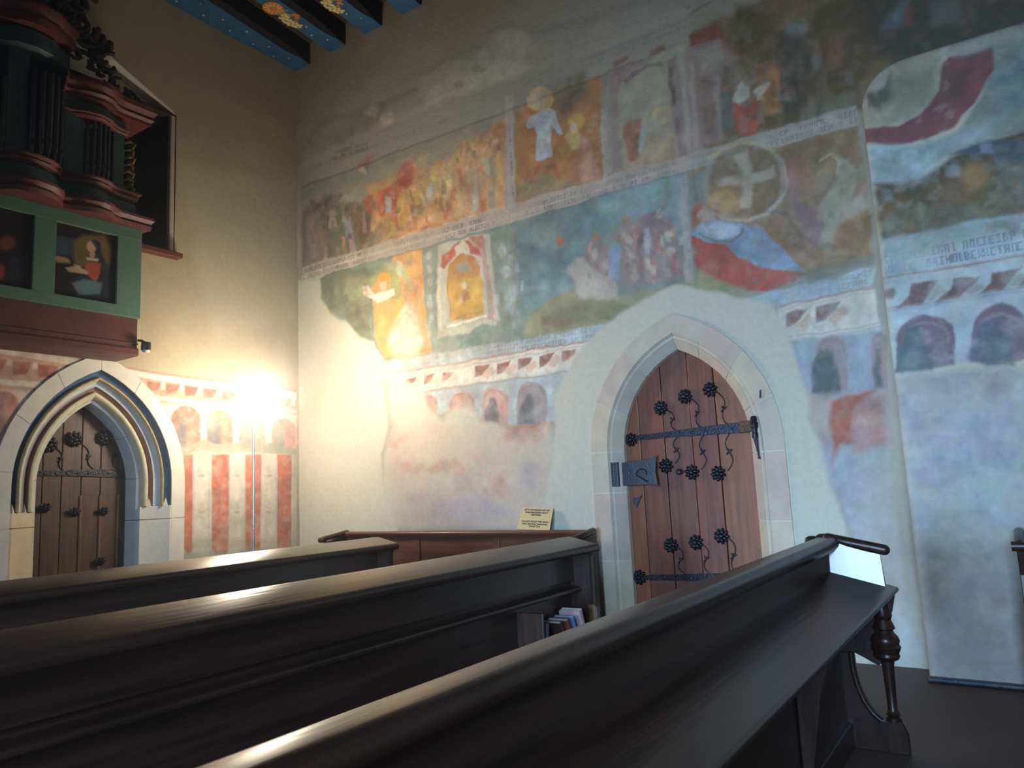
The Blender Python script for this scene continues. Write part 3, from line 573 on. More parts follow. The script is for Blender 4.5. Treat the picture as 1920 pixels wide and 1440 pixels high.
B wh 0.5 3 0 837,649,836,646,834,645,830,645,827,646,825,649,824,652,826,655,828,656,831,656,834,655,836,652
B rd 0.35 4 0 794,688,804,701,806,666
B bm 0.7 4 0 843,687,859,689,863,663,854,621,841,621,837,649
B mv 0.85 5 0 847,701,866,716,903,724,929,730,952,710,968,677,978,620,976,601,914,603,861,609,862,654,865,692
B mp 0.6 4 0 903,720,919,730,943,722,946,702,916,697
B wh 0.5 3 0 887,689,887,685,885,681,882,680,879,681,875,684,873,688,873,692,874,696,877,697,881,697,884,694
B rb 0.5 3 0 907,694,908,690,906,686,903,685,899,685,896,688,894,693,894,697,895,701,898,702,902,701,905,698
B lm 0.5 3 0 921,683,922,679,920,675,917,674,914,675,910,677,908,682,908,686,909,690,912,691,916,690,919,687
B pk 0.5 3 0 937,687,937,683,935,679,932,678,929,679,926,682,923,686,923,690,925,694,928,695,931,694,935,691
B gy 0.5 3 0 950,673,950,668,949,665,946,663,942,664,939,667,937,671,937,676,938,679,941,680,945,680,948,677
B wh 0.5 3 0 889,660,890,655,888,652,885,650,881,651,878,654,876,658,876,662,877,666,880,668,884,667,887,664
B rb 0.5 3 0 903,638,903,633,902,630,899,628,895,629,892,632,889,636,889,640,891,644,894,645,897,645,901,642
B lm 0.5 3 0 918,644,919,639,917,636,914,634,911,635,907,638,905,642,905,646,906,650,909,652,913,651,916,648
B pk 0.5 3 0 932,627,932,622,931,619,928,617,924,618,921,621,919,625,918,629,920,633,923,634,926,634,930,631
B gy 0.5 3 0 947,638,947,633,946,630,943,628,940,629,936,632,934,636,934,640,936,644,938,645,942,644,945,642
B wh 0.5 3 0 963,653,963,649,962,645,959,644,955,644,952,647,950,651,950,656,951,659,954,660,958,660,961,657
B rb 0.5 3 0 962,625,963,621,961,617,958,616,955,616,952,619,950,623,949,627,951,631,954,632,957,632,960,629
B lm 0.5 3 0 892,621,892,616,890,613,887,611,884,612,880,615,878,619,878,623,879,627,882,628,886,628,889,625
B pk 0.5 3 0 926,614,926,609,925,606,922,604,918,605,915,608,913,612,912,616,914,620,917,621,921,621,924,618
B gy 0.5 3 0 889,723,890,718,888,715,885,713,881,714,878,717,875,722,875,726,877,730,880,731,884,730,887,727
B wh 0.5 3 0 944,722,945,717,943,714,940,712,936,713,933,716,931,720,931,725,932,728,935,730,939,729,942,726
B rb 0.5 3 0 962,700,962,696,961,692,958,691,954,692,951,694,949,699,949,703,950,706,953,708,957,707,960,704
B dk 0.6 3 0 908,680,906,675,904,671,901,670,898,672,896,677,896,683,897,688,899,692,903,693,905,691,907,686
B or 0.6 3 0 886,728,886,725,884,722,881,720,877,720,873,721,871,724,871,727,872,730,876,732,880,732,884,731
B or 0.6 3 0 953,732,952,730,951,729,948,729,946,730,944,732,944,735,945,737,946,738,949,738,951,737,953,735
B ob 0.6 1 0 936,718,950,730,948,733,934,720
B rb 0.5 3 0 849,696,865,704,880,692,859,689
B wb 0.7 4 0 909,701,919,699,915,652,908,655
B rd 0.8 3 0 750,717,749,713,746,711,741,710,738,712,735,716,734,720,735,724,738,727,743,727,746,725,749,721
B ob 0.5 4 0 732,702,746,703,746,668,732,671
B pk 0.478867 2 0 961,634,968,632,968,619,961,621
B rb 0.35617 2 0 893,679,898,677,898,657,892,659
B lm 0.430149 2 0 867,710,876,707,876,690,868,693
B mp 0.318418 2 0 902,701,911,698,912,685,902,688
B wh 0.493554 2 0 914,634,924,632,926,619,915,622
B wh 0.551973 2 0 969,677,977,674,978,656,969,658
B rb 0.48472 2 0 862,660,867,658,868,645,862,647
B lm 0.51393 2 0 872,654,881,651,881,631,872,634
B mp 0.409601 2 0 964,618,972,615,972,595,964,598
B mv 0.596361 2 0 958,678,964,676,965,666,958,668
B mp 0.335265 2 0 950,678,960,675,961,660,951,663
B rb 0.583509 2 0 931,671,940,669,940,654,932,657
B mp 0.542864 2 0 868,651,876,648,878,636,868,638
B lm 0.387178 2 0 975,629,980,627,980,615,975,617
B rb 0.422431 2 0 918,647,927,645,928,629,918,632
B lm 0.381318 2 0 972,686,979,684,980,673,973,675
B wh 0.595392 2 0 946,688,955,685,957,669,946,672
B rb 0.338705 2 0 924,669,933,667,935,657,925,660
B mp 0.375256 2 0 871,649,876,646,876,627,871,630
B lm 0.358151 2 0 916,671,923,669,924,660,916,662
B pk 0.586426 2 0 958,699,965,696,965,676,957,679
B pk 0.430409 2 0 943,657,947,655,948,642,942,644
B mp 0.364679 2 0 928,628,936,626,936,609,928,612
B wh 0.574607 2 0 909,649,918,646,919,627,909,630
B lm 0.390893 2 0 902,627,911,624,912,604,902,607
B wh 0.426425 2 0 883,641,889,640,889,626,883,628
B mp 0.53078 2 0 895,673,901,670,901,653,895,656
B wh 0.565598 2 0 951,689,959,687,961,678,952,680
B pk 0.437435 2 0 887,716,897,712,897,691,887,695
B mp 0.355441 2 0 920,700,926,698,927,682,920,684
B lm 0.345594 2 0 913,684,921,681,922,668,913,671
B mp 0.331753 2 0 918,620,926,618,928,608,919,611
B wh 0.589756 2 0 908,683,918,680,919,664,909,667
B mv 0.415576 2 0 890,664,897,662,897,646,891,649
B lm 0.425656 2 0 890,652,895,651,896,642,890,644
B pk 0.371556 2 0 919,651,927,648,929,639,920,642
B wh 0.435007 2 0 938,627,947,624,948,609,939,612
B mv 0.474929 2 0 935,624,942,622,942,607,935,609
B pk 0.579567 2 0 932,672,939,670,939,651,932,653
B wh 0.329538 2 0 870,679,879,676,880,661,871,664
B wh 0.40529 2 0 920,635,926,633,927,620,920,622
B mp 0.522618 2 0 920,657,926,655,926,641,920,643
B rb 0.445186 2 0 873,639,880,637,881,624,874,626
B rb 0.416584 2 0 882,701,888,699,889,691,882,693
B wh 0.57455 2 0 937,684,943,681,943,662,937,664
B rb 0.468366 2 0 957,650,964,647,965,627,957,630
B mp 0.280737 2 0 791,703,799,701,800,688,791,691
B mp 0.425803 2 0 816,694,823,692,824,678,816,681
B mp 0.295058 2 0 811,664,819,661,820,647,812,649
B mp 0.496553 2 0 792,682,799,679,800,663,792,666
B lm 0.339836 2 0 830,659,836,657,836,646,831,648
B lm 0.395693 2 0 804,703,811,700,812,688,804,690
B rb 0.393557 2 0 798,694,804,692,804,675,798,678
B mp 0.445668 2 0 794,650,801,647,802,636,794,638
B lm 0.522543 2 0 799,697,805,695,806,681,799,683
B mp 0.414751 2 0 806,701,813,699,813,686,807,689
B lm 0.495701 2 0 827,666,835,664,836,653,828,655
B mp 0.341441 2 0 804,696,810,694,810,683,805,685
B wb 0.360831 2 0 621,633,634,630,636,619,623,622
B wb 0.479637 2 0 582,646,594,643,596,624,583,628
B wb 0.380254 2 0 622,719,631,716,631,695,623,698
B og 0.539706 2 0 608,735,614,732,615,712,608,715
B wb 0.483445 2 0 614,733,620,731,622,721,615,723
B gb 0.383863 2 0 646,654,653,652,653,636,646,639
B tl 0.521957 2 0 647,650,657,647,658,628,648,631
B wb 0.436063 2 0 650,662,657,660,657,640,650,642
B wb 0.343489 2 0 582,640,593,637,595,622,583,625
B gb 0.373077 2 0 614,579,623,577,625,564,615,567
B wb 0.307659 2 0 622,591,630,589,631,568,622,571
B tl 0.346717 2 0 577,593,586,590,588,574,578,577
B wb 0.306233 2 0 636,701,645,698,646,678,636,681
B gb 0.306014 2 0 589,630,601,627,603,616,591,619
B gb 0.486515 2 0 594,738,603,735,604,716,595,719
B wb 0.416479 2 0 614,698,626,694,628,675,615,679
B og 0.442554 2 0 624,711,630,708,631,691,624,693
B tl 0.285625 2 0 609,597,621,594,623,581,610,584
B gb 0.348258 2 0 600,659,608,657,609,642,600,645
B gb 0.35436 2 0 590,589,596,587,596,570,590,572
B og 0.361758 2 0 640,632,649,629,650,608,641,611
B wb 0.313013 2 0 631,658,642,655,644,637,632,640
B tl 0.250361 2 0 417,770,428,766,430,749,419,752
B wb 0.444633 2 0 417,677,424,676,425,665,418,667
B wb 0.394943 2 0 406,616,416,614,418,601,407,603
B tl 0.344368 2 0 427,725,434,723,436,714,428,716
B tl 0.4283 2 0 409,634,417,632,419,617,410,619
B tl 0.25364 2 0 416,600,425,599,427,591,418,593
B tl 0.455725 2 0 404,628,410,627,411,613,404,615
B tl 0.440355 2 0 418,716,424,714,424,697,418,699
B wb 0.396339 2 0 414,637,425,634,427,619,416,621
B wb 0.264033 2 0 412,677,424,674,426,657,413,661
B og 0.253913 2 0 772,578,788,575,792,569,775,572
B ol 0.454676 2 0 716,566,735,562,739,549,719,553
B og 0.470624 2 0 860,575,877,572,880,562,862,565
B br 0.304007 2 0 744,573,760,570,763,557,746,561
B br 0.455937 2 0 688,582,708,578,712,564,691,568
B ol 0.318591 2 0 821,568,843,563,848,551,824,555
B br 0.472777 2 0 731,568,756,564,762,555,736,560
B ol 0.390548 2 0 705,571,729,566,735,555,709,560
B br 0.241441 2 0 712,575,736,570,741,555,716,560
B ol 0.357066 2 0 817,564,841,559,846,550,821,555
B og 0.303529 2 0 766,563,789,558,794,549,770,553
B og 0.280965 2 0 828,567,844,564,847,549,830,553
B og 0.266213 2 0 783,573,807,568,812,560,787,564
B br 0.382659 2 0 810,565,829,562,833,555,813,558
B ol 0.314289 2 0 688,567,707,564,712,554,691,558
B br 0.449037 2 0 855,575,874,572,878,565,859,569
B lm 0.8 2 0 978,774,991,775,991,589,976,587
B VTX 0.7 1 0 982,768,981,593,990,768,989,595
B ro 0.95 3 0 996,783,1112,780,1259,779,1264,697,1259,580,1173,570,997,572
B gb 0.85 6 0 995,769,1042,779,1045,760,1025,738,1022,711,1003,706,996,717
B br 0.6 10 0 1112,777,1254,776,1258,724,1220,735,1157,728
B rb 0.4 10 0 1127,763,1191,753,1172,715,1132,726
B lm 0.4 4 0 1153,720,1148,700,1137,684,1121,672,1102,667,1081,668,1061,677,1042,692,1028,712,1020,735,1018,758,1023,780,1035,797,1052,808,1073,813,1094,809,1114,799,1132,784,1145,764,1152,742
B br 0.7 4 0 1145,723,1140,705,1131,690,1117,680,1100,676,1082,677,1064,685,1048,698,1036,715,1028,735,1027,756,1032,774,1042,790,1057,800,1075,803,1093,801,1111,792,1126,778,1138,761,1144,742
B oc 0.5 12 0 1098,713,1093,699,1081,690,1065,690,1050,698,1039,713,1037,730,1042,745,1055,754,1071,753,1086,745,1096,730
B yl 0.45 10 0 1081,704,1077,696,1067,691,1054,692,1041,697,1032,707,1029,718,1034,727,1044,732,1057,731,1070,725,1079,715
B wh 0.5 4 0 1076,787,1097,788,1099,749,1122,747,1134,750,1138,733,1116,731,1099,731,1098,700,1094,690,1079,696,1080,733,1047,741,1039,748,1051,758,1080,750
B yl 0.7 1 0 1030,790,1054,802,1088,800,1117,789,1135,772,1138,775,1118,793,1088,804,1052,806,1028,795
B wh 0.5 2 0 1025,699,1051,681,1085,670,1120,675,1147,699,1145,702,1118,678,1085,674,1052,685,1027,702
B lm 0.7 2 0 1146,757,1153,725,1144,698,1117,674,1120,671,1147,695,1157,724,1150,757
B rd 0.85 3 0 995,708,1009,723,1019,709,1006,687,993,681
B lm 0.7 4 0 1006,705,1018,716,1030,699,1038,679,1015,680
B rm 1 3 0 992,672,1030,649,1064,628,1095,595,1135,580,1164,570,1149,562,1108,553,1075,561,1034,585,998,611,992,644
B bm 1 3 0 993,672,1011,686,1038,686,1068,672,1109,655,1119,633,1152,591,1164,574,1135,580,1095,599,1067,616,1046,643,1013,656
B wb 0.8 4 0 1011,681,1042,683,1072,666,1066,654,1040,651,1019,670
B mb 0.6 5 0 1054,637,1081,626,1104,606,1079,609,1059,625
B ol 0.9 1 0 1006,669,1030,650,1055,642,1074,651,1079,661,1076,663,1072,654,1055,645,1031,653,1008,672
B wh 0.6 1 0 1135,583,1152,591,1151,592,1135,585
B mv 0.7 5 0 1162,744,1168,681,1181,652,1198,631,1205,617,1185,609,1168,639,1151,669,1155,711
B mp 0.6 3 0 1119,679,1142,669,1155,640,1176,613,1207,602,1208,607,1179,617,1158,643,1145,672,1120,683
B ob 0.5 3 0 1127,682,1149,659,1162,626,1187,602,1211,602,1211,605,1188,605,1164,628,1152,661,1129,684
B mp 0.6 5 0 1160,692,1172,676,1190,659,1195,636,1175,633,1162,657
B gg 0.9 4 0 1227,742,1242,732,1250,710,1246,678,1228,662,1217,627,1212,612,1193,612,1199,640,1189,651,1195,670,1216,694,1227,716
B wh 0.6 2 0 1202,739,1221,746,1227,733,1221,710,1223,709,1230,732,1222,749,1201,743
B lm 0.6 5 0 1230,665,1258,674,1262,653,1233,639,1217,627
B br 0.6 8 0 1225,633,1262,640,1259,580,1206,596
B ol 0.7 6 0 1157,565,1174,578,1260,581,1260,568,1172,554
B dk 0.5 4 0 1239,581,1236,578,1229,577,1220,578,1210,579,1203,582,1201,586,1203,588,1210,589,1220,589,1229,587,1236,584
B og 0.8 8 0 990,608,1042,579,1075,560,1056,541,1014,562,993,575
B tl 0.4 8 0 1117,564,1259,570,1259,560,1108,551
B rb 0.242433 2 0 1173,742,1184,738,1186,724,1174,728
B oc 0.2548 2 0 1041,726,1054,722,1057,715,1043,719
B lm 0.217026 2 0 1204,613,1216,610,1219,603,1206,606
B ro 0.314301 2 0 1023,718,1041,713,1045,705,1026,710
B lm 0.223121 2 0 1096,750,1107,746,1109,731,1097,735
B rb 0.317429 2 0 1166,680,1181,676,1184,669,1168,673
B mp 0.253153 2 0 1076,694,1093,690,1096,678,1078,683
B mp 0.290401 2 0 1202,658,1213,655,1214,643,1203,647
B br 0.21941 2 0 1230,725,1237,723,1239,714,1231,716
B lm 0.192048 2 0 1090,668,1103,664,1106,656,1091,660
B br 0.17934 2 0 1076,678,1089,674,1091,661,1077,665
B br 0.240828 2 0 1020,677,1031,673,1033,661,1021,664
B mp 0.311374 2 0 1072,660,1085,656,1087,640,1073,644
B lm 0.335452 2 0 1198,649,1212,645,1215,637,1200,641
B ro 0.326394 2 0 1210,734,1221,730,1223,721,1212,725
B rb 0.192288 2 0 1223,686,1237,682,1239,667,1224,671
B lm 0.169596 2 0 1193,662,1203,659,1205,651,1194,654
B mp 0.254673 2 0 1171,702,1180,699,1182,691,1172,694
B lm 0.20894 2 0 1033,712,1043,708,1045,700,1034,703
B mp 0.219479 2 0 1123,670,1135,666,1137,651,1124,655
B br 0.200958 2 0 1086,670,1095,667,1096,652,1086,656
B ro 0.300392 2 0 1010,703,1020,700,1022,684,1011,688
B rb 0.186255 2 0 1059,695,1068,692,1069,685,1060,688
B oc 0.266192 2 0 1173,736,1188,731,1190,719,1174,724
B ro 0.219451 2 0 1222,690,1232,687,1234,677,1223,680
B ro 0.246934 2 0 1099,728,1116,722,1119,708,1101,713
B mp 0.204675 2 0 1064,762,1079,757,1082,743,1065,748
B br 0.244876 2 0 1169,740,1180,736,1182,723,1170,728
B mp 0.249812 2 0 1037,759,1048,755,1050,745,1039,749
B lm 0.22735 2 0 1196,629,1208,626,1210,617,1198,621
B lm 0.193123 2 0 1070,735,1086,730,1089,717,1072,722
B ro 0.182974 2 0 1001,683,1012,680,1015,673,1003,676
B oc 0.191294 2 0 1061,707,1075,703,1078,694,1063,699
B oc 0.268161 2 0 1188,725,1201,721,1203,709,1190,714
B mp 0.199367 2 0 1058,699,1069,695,1071,686,1059,690
B ro 0.26336 2 0 1118,675,1126,672,1127,659,1118,662
B rb 0.269717 2 0 1218,584,1225,583,1227,577,1219,579
B mp 0.269748 2 0 1164,705,1174,701,1176,691,1165,694
B oc 0.185166 2 0 1089,735,1102,731,1104,719,1090,723
B br 0.201345 2 0 1228,743,1239,739,1241,730,1230,734
B oc 0.227082 2 0 1176,708,1190,704,1193,695,1178,699
B ro 0.30343 2 0 1170,652,1177,650,1178,642,1170,644
B rb 0.236218 2 0 1093,635,1102,633,1103,623,1094,626
B lm 0.270951 2 0 1202,588,1217,585,1220,578,1205,582
B od 0.328273 2 0 1065,932,1079,925,1081,905,1066,912
B od 0.375849 2 0 1182,880,1195,874,1196,844,1182,851
B ol 0.358106 2 0 1216,863,1226,858,1225,828,1215,833
B ol 0.346321 2 0 1162,869,1176,863,1178,842,1163,848
B od 0.260265 2 0 1170,835,1180,830,1180,805,1169,810
B od 0.243293 2 0 1213,863,1225,857,1225,831,1213,836
B dk 0.438821 2 0 1199,858,1208,854,1209,840,1200,844
B dk 0.320069 2 0 1069,947,1086,939,1088,907,1069,915
B rb 0.411408 2 0 1212,876,1225,870,1226,847,1213,853
B gy 0.317574 2 0 1251,867,1262,862,1262,838,1251,843
B od 0.285684 2 0 1216,872,1223,868,1222,838,1214,842
B od 0.346418 2 0 1247,896,1256,891,1256,865,1246,870
B ol 0.30218 2 0 1068,931,1085,923,1088,905,1070,913
B rb 0.308849 2 0 1141,967,1150,962,1151,947,1142,951
B dk 0.390962 2 0 1101,872,1116,865,1117,833,1101,840
B od 0.400144 2 0 1161,945,1173,939,1175,921,1162,927
B od 0.316138 2 0 1237,915,1246,911,1247,896,1237,901
B dk 0.26745 2 0 1250,920,1264,913,1265,893,1250,900
B dk 0.241533 2 0 1225,867,1236,862,1237,849,1226,853
B od 0.327202 2 0 1120,922,1136,914,1138,884,1121,892
B gy 0.24176 2 0 1246,822,1255,817,1256,798,1246,802
B gy 0.426618 2 0 1151,867,1168,861,1170,846,1153,853
B gy 0.389106 2 0 1112,924,1121,920,1121,902,1112,907
B rb 0.288453 2 0 1163,876,1176,870,1178,847,1163,854
B ol 0.320942 2 0 1207,940,1220,933,1221,913,1208,920
B ol 0.355904 2 0 1108,939,1121,934,1123,916,1109,922
B rb 0.477003 2 0 1073,987,1090,979,1092,954,1075,962
B od 0.252115 2 0 1145,878,1157,873,1159,859,1146,864
B od 0.404657 2 0 1141,859,1154,854,1156,838,1142,843
B ol 0.377611 2 0 1217,890,1226,885,1226,856,1216,861
B dk 0.452644 2 0 1233,877,1242,872,1242,854,1233,858
B gy 0.464286 2 0 1116,857,1126,852,1127,822,1115,827
B rb 0.403415 2 0 1212,934,1221,929,1221,905,1211,910
B od 0.331448 2 0 1067,950,1079,945,1080,928,1068,934
B od 0.383217 2 0 1143,895,1154,889,1154,861,1142,867
B dk 0.426476 2 0 1208,831,1215,827,1214,799,1207,804
B dk 0.342715 2 0 1241,881,1252,875,1252,847,1240,853
B rb 0.468039 2 0 1103,952,1112,948,1113,934,1104,938
B ol 0.318575 2 0 1133,923,1143,918,1143,890,1132,895
B rb 0.293034 2 0 1099,873,1116,865,1117,838,1100,845
B pk 0.315665 2 0 946,892,953,888,954,872,946,875
B lm 0.416659 2 0 922,868,931,863,931,835,921,839
B gg 0.232235 2 0 889,873,901,869,903,856,891,861
B pk 0.371733 2 0 959,872,969,867,970,846,959,850
B mv 0.357203 2 0 969,831,978,827,978,799,968,804
B pk 0.270358 2 0 882,839,889,836,889,814,882,817
B lm 0.270331 2 0 975,851,985,847,987,833,976,837
B pk 0.217265 2 0 940,849,947,846,948,829,940,833
B gg 0.26504 2 0 895,909,905,904,906,878,895,883
B mv 0.389132 2 0 867,952,877,947,878,924,868,929
B pk 0.277539 2 0 991,862,999,859,999,840,991,843
B gg 0.333589 2 0 948,910,959,905,959,875,947,881
B pk 0.26907 2 0 941,927,947,923,947,899,940,903
B mv 0.237658 2 0 942,863,949,860,950,848,942,851
B pk 0.367064 2 0 962,907,972,902,973,879,962,883
B gg 0.332197 2 0 869,901,876,897,876,874,869,878
B gg 0.325165 2 0 978,862,986,859,987,846,978,849
B gg 0.341866 2 0 936,832,945,828,946,808,936,812
B mv 0.297265 2 0 913,915,923,910,925,891,914,896
B lm 0.381435 2 0 990,852,998,848,999,829,990,833
B lm 0.235224 2 0 901,912,912,907,913,882,901,887
B mv 0.250551 2 0 950,825,961,821,961,797,951,802
B lm 0.418008 2 0 965,865,976,861,977,843,965,848
B mv 0.351132 2 0 905,906,912,902,911,878,904,882
B lm 0.368504 2 0 930,938,941,932,942,904,930,909
B gg 0.227642 2 0 906,926,915,921,914,892,906,896
B db 0.45721 2 0 190,643,207,640,212,630,193,633
B gy 0.384611 2 0 178,738,201,732,206,707,182,713
B og 0.428336 2 0 88,728,106,724,110,700,91,705
B og 0.281718 2 0 164,702,184,698,189,687,167,691
B ol 0.375298 2 0 209,745,235,739,242,727,214,733
B ol 0.368915 2 0 219,743,234,739,237,716,221,720
B og 0.267322 2 0 127,714,141,711,144,697,129,700
B og 0.472516 2 0 205,672,225,668,229,654,208,658
B gn 0.451804 2 0 177,690,193,687,197,674,179,677
B og 0.46356 2 0 102,702,126,697,132,686,106,691
B gn 0.274366 2 0 167,761,181,758,184,736,169,740
B og 0.303055 2 0 230,716,248,712,252,701,233,705
B og 0.284229 2 0 115,698,138,693,143,672,119,677
B gn 0.472897 2 0 157,743,174,739,178,723,159,727
B ol 0.457954 2 0 228,690,256,684,262,662,233,668
B og 0.304053 2 0 241,735,255,731,258,710,243,714
B db 0.427233 2 0 214,644,240,639,246,626,218,631
B og 0.393631 2 0 126,752,142,748,146,724,128,729
B og 0.340138 2 0 111,693,140,687,147,675,117,681
B gy 0.468736 2 0 148,698,162,695,165,678,150,681
B db 0.40945 2 0 192,683,214,678,219,653,196,658
B gy 0.357224 2 0 150,679,165,675,168,654,152,658
B wb 0.8 3 0.004 281,550,433,549,670,545,854,549,852,525,796,522,280,521
B wb 0.8 3 0.004 1070,548,1108,551,1261,560,1259,530,1121,525,1072,530
B TXT 0.45 2 0 284,522,847,523,285,550,849,548
B TXT 0.4 2 0 1072,530,1258,535,1074,552,1261,558
B wt 0.8 3 0.004 280,523,796,522,801,470,752,473,379,476,291,472
B wt 0.75 3 0.004 1117,525,1259,530,1259,465,1124,470
B rb 0.7 1 0 281,521,562,520,796,521,796,524,562,524,280,525
B rb 0.6 1 0 1120,524,1192,526,1259,528,1259,532,1192,529,1120,527
B mv 0.5 1 0 283,510,791,514,791,516,283,513
B mv 0.4 1 0 1121,518,1259,524,1259,525,1121,519
B dr 0.8 2 0 286,507,321,507,314,497,301,489,286,487
B lo 0.45 3 0 303,489,324,502,334,493,316,479
B dr 0.8 2 0 341,507,374,507,367,497,355,490,340,487
B lo 0.45 3 0 357,489,377,503,387,494,370,480
B dr 0.8 2 0 393,507,425,507,419,498,407,490,393,488
B lo 0.45 3 0 409,490,428,503,438,494,421,481
B dr 0.8 2 0 444,507,475,507,468,498,457,491,443,489
B lo 0.45 3 0 459,490,478,503,487,495,471,482
B dr 0.8 2 0 528,508,565,508,557,498,544,489,527,487
B lo 0.45 3 0 546,489,568,504,579,494,560,478
B dr 0.8 2 0 582,508,617,509,610,498,597,490,581,488
B lo 0.45 3 0 599,489,620,504,630,495,612,479
B dr 0.8 2 0 633,509,667,509,660,499,648,491,632,488
B lo 0.45 3 0 649,490,670,505,680,495,662,481
B dr 0.8 2 0 683,509,716,510,709,500,697,491,682,489
B lo 0.45 3 0 698,491,719,505,728,496,711,482
B dr 0.8 2 0 731,510,762,510,755,500,744,492,729,490
B lo 0.45 3 0 745,492,765,506,774,497,757,483
B db1 0.8 2 0 1130,513,1163,514,1155,502,1143,491,1128,488
B lo 0.45 3 0 1144,490,1166,509,1174,498,1156,478
B db1 0.8 2 0 1177,515,1209,517,1201,505,1189,493,1175,491
B lo 0.45 3 0 1191,493,1211,512,1219,500,1202,482
B mv 0.6 1 0 292,474,379,473,579,473,752,471,752,473,578,475,379,476,291,477
B wh 0.6 1 0 379,478,752,475,752,478,379,481
B mv 0.5 1 0 1125,474,1261,476,1261,478,1125,476
B gb 0.4 1 0 1126,469,1260,470,1260,473,1126,471
B wb 0.75 4 0 291,472,752,471,733,440,718,383,599,388,456,427,384,412,302,454
B lb 0.6 4 0 1124,468,1260,470,1256,377,1155,382,1144,426
B pk 0.75 2 0 375,411,376,451,379,456,385,462,393,465,403,466,413,463,422,458,427,451,429,447,427,410
B mp 0.5 1 0 382,447,384,453,388,457,395,460,403,460,411,458,417,454,422,449,423,443,426,443,424,449,419,455,412,460,403,462,394,462,386,459,381,454,379,448
B pk 0.75 2 0 460,423,461,444,464,450,471,458,481,462,493,463,505,459,515,453,521,444,523,440,522,422
B mp 0.5 1 0 467,439,469,446,475,452,484,455,493,456,503,453,510,448,515,442,517,434,519,434,518,442,512,450,504,455,493,458,483,457,473,454,467,447,464,440
B pk 0.75 2 0 539,388,542,444,545,451,552,459,563,463,576,464,588,460,597,454,604,445,606,440,603,388
B mp 0.5 1 0 548,439,551,447,557,453,565,456,575,457,585,454,593,449,598,442,599,434,602,434,600,442,595,450,586,456,575,459,564,458,555,454,548,448,546,440
B ob 0.8 4 0 546,391,546,419,561,430,563,443,576,442,578,424,580,388
B mv 0.75 2 0 622,381,626,442,629,450,637,459,648,464,661,464,674,460,684,453,690,443,693,438,689,381
B mp 0.5 1 0 632,438,635,446,641,452,650,456,661,456,671,454,679,448,684,440,686,432,688,432,686,441,681,449,672,455,661,458,649,458,640,454,633,447,630,438
B ob 0.75 4 0 629,385,630,415,645,427,648,441,661,440,664,420,665,381
B pk 0.75 2 0 292,403,294,445,296,449,301,455,309,458,318,458,326,456,334,451,338,445,340,442,338,402
B mp 0.5 1 0 299,442,300,446,304,450,310,452,317,453,324,451,330,448,333,443,335,438,338,438,336,444,332,449,325,453,317,455,309,455,302,452,298,448,296,442
B ob 0.4 4 0 297,405,297,425,307,433,309,443,318,442,320,429,322,403
B mv 0.75 2 0 1162,382,1169,452,1171,459,1177,466,1185,470,1194,471,1202,468,1209,461,1213,453,1214,448,1208,382
B mp 0.5 1 0 1173,448,1175,455,1179,461,1186,464,1193,464,1200,462,1205,457,1209,450,1209,443,1211,443,1210,450,1207,458,1201,463,1193,466,1185,465,1179,462,1173,456,1171,448
B dk2 0.95 4 0 1167,386,1169,418,1180,431,1183,446,1192,445,1193,424,1191,383
B dk2 0.9 3 0 1157,384,1163,432,1173,447,1184,447,1189,428,1200,419,1198,379,1177,378
B mv 0.75 2 0 1239,379,1246,453,1247,456,1250,459,1254,461,1258,462,1261,460,1265,457,1266,453,1267,451,1259,379
B mp 0.5 1 0 1248,451,1249,454,1251,457,1254,458,1257,458,1260,457,1263,455,1264,452,1264,448,1266,448,1265,452,1264,456,1261,458,1257,460,1254,459,1251,458,1248,455,1247,451
B dk2 0.8 4 0 1241,383,1244,412,1250,424,1251,439,1256,438,1255,419,1252,382
B rd 0.7 1 0 586,377,660,376,702,382,701,386,659,380,586,381
B pn 0.85 8 0 293,525,342,501,387,485,400,444,441,407,449,423,511,433,536,399,586,384,634,350,695,385,703,335,660,191,308,194,286,228,267,296,278,352,300,408,291,455
B pk2 0.28 12 0 300,408,398,411,468,394,694,375,688,277,636,196,331,199,276,295
B rd 0.28 10 0 298,331,351,334,394,316,465,332,505,317,491,297,394,307,335,310
B rd 0.22 10 0 506,338,540,351,563,314,531,305
B rd 0.3 8 0 586,379,694,375,669,347,597,352
B pk 0.5 8 0 289,392,345,382,314,361,278,366
B mp 0.3 10 0 464,298,511,306,516,264,469,261
B lv 0.45 14 0 420,246,528,259,602,221,525,197,390,209
B lv 0.35 10 0 625,310,667,308,652,259,617,276
B gb 0.3 6 0 629,315,653,311,644,279,630,295
B pk 0.35 10 0 517,295,582,302,604,251,541,243
B mv 0.3 10 0 333,260,421,268,460,224,361,210
B gg 0.35 12 0 302,227,446,219,525,192,330,185
B gb 0.3 6 0 290,420,316,424,314,373,288,374
B pb 0.75 6 0 1152,383,1256,381,1248,179,1265,-32,1199,-39,1193,180,1172,256,1156,312
B pk 0.4 10 0 1152,380,1182,380,1176,295,1156,312
B rd 0.85 5 0 1181,372,1206,378,1242,378,1212,362,1205,309,1188,306,1175,272,1177,318
B rd 0.5 10 0 1206,375,1255,375,1252,305,1205,293
B lv 0.4 12 0 1155,304,1191,294,1229,254,1188,195,1172,256
B lm 0.4 14 0 1203,270,1259,275,1250,72,1208,48
B br 0.25 10 0 1194,120,1255,122,1259,93,1210,69
B pn 1 5 -0.008 953,591,1015,571,1074,545,1106,532,1126,503,1134,469,1144,426,1152,383,1151,344,1164,288,1171,241,1186,180,1199,-39,761,-87,659,182,675,249,694,306,708,374,709,428,734,464,777,513,816,541,855,563,902,579
B pn 1 6 -0.006 -36,806,15,785,80,780,83,730,115,685,167,658,211,614,250,596,281,547,282,473,289,409,268,353,267,296,287,239,315,183,326,75,-43,62
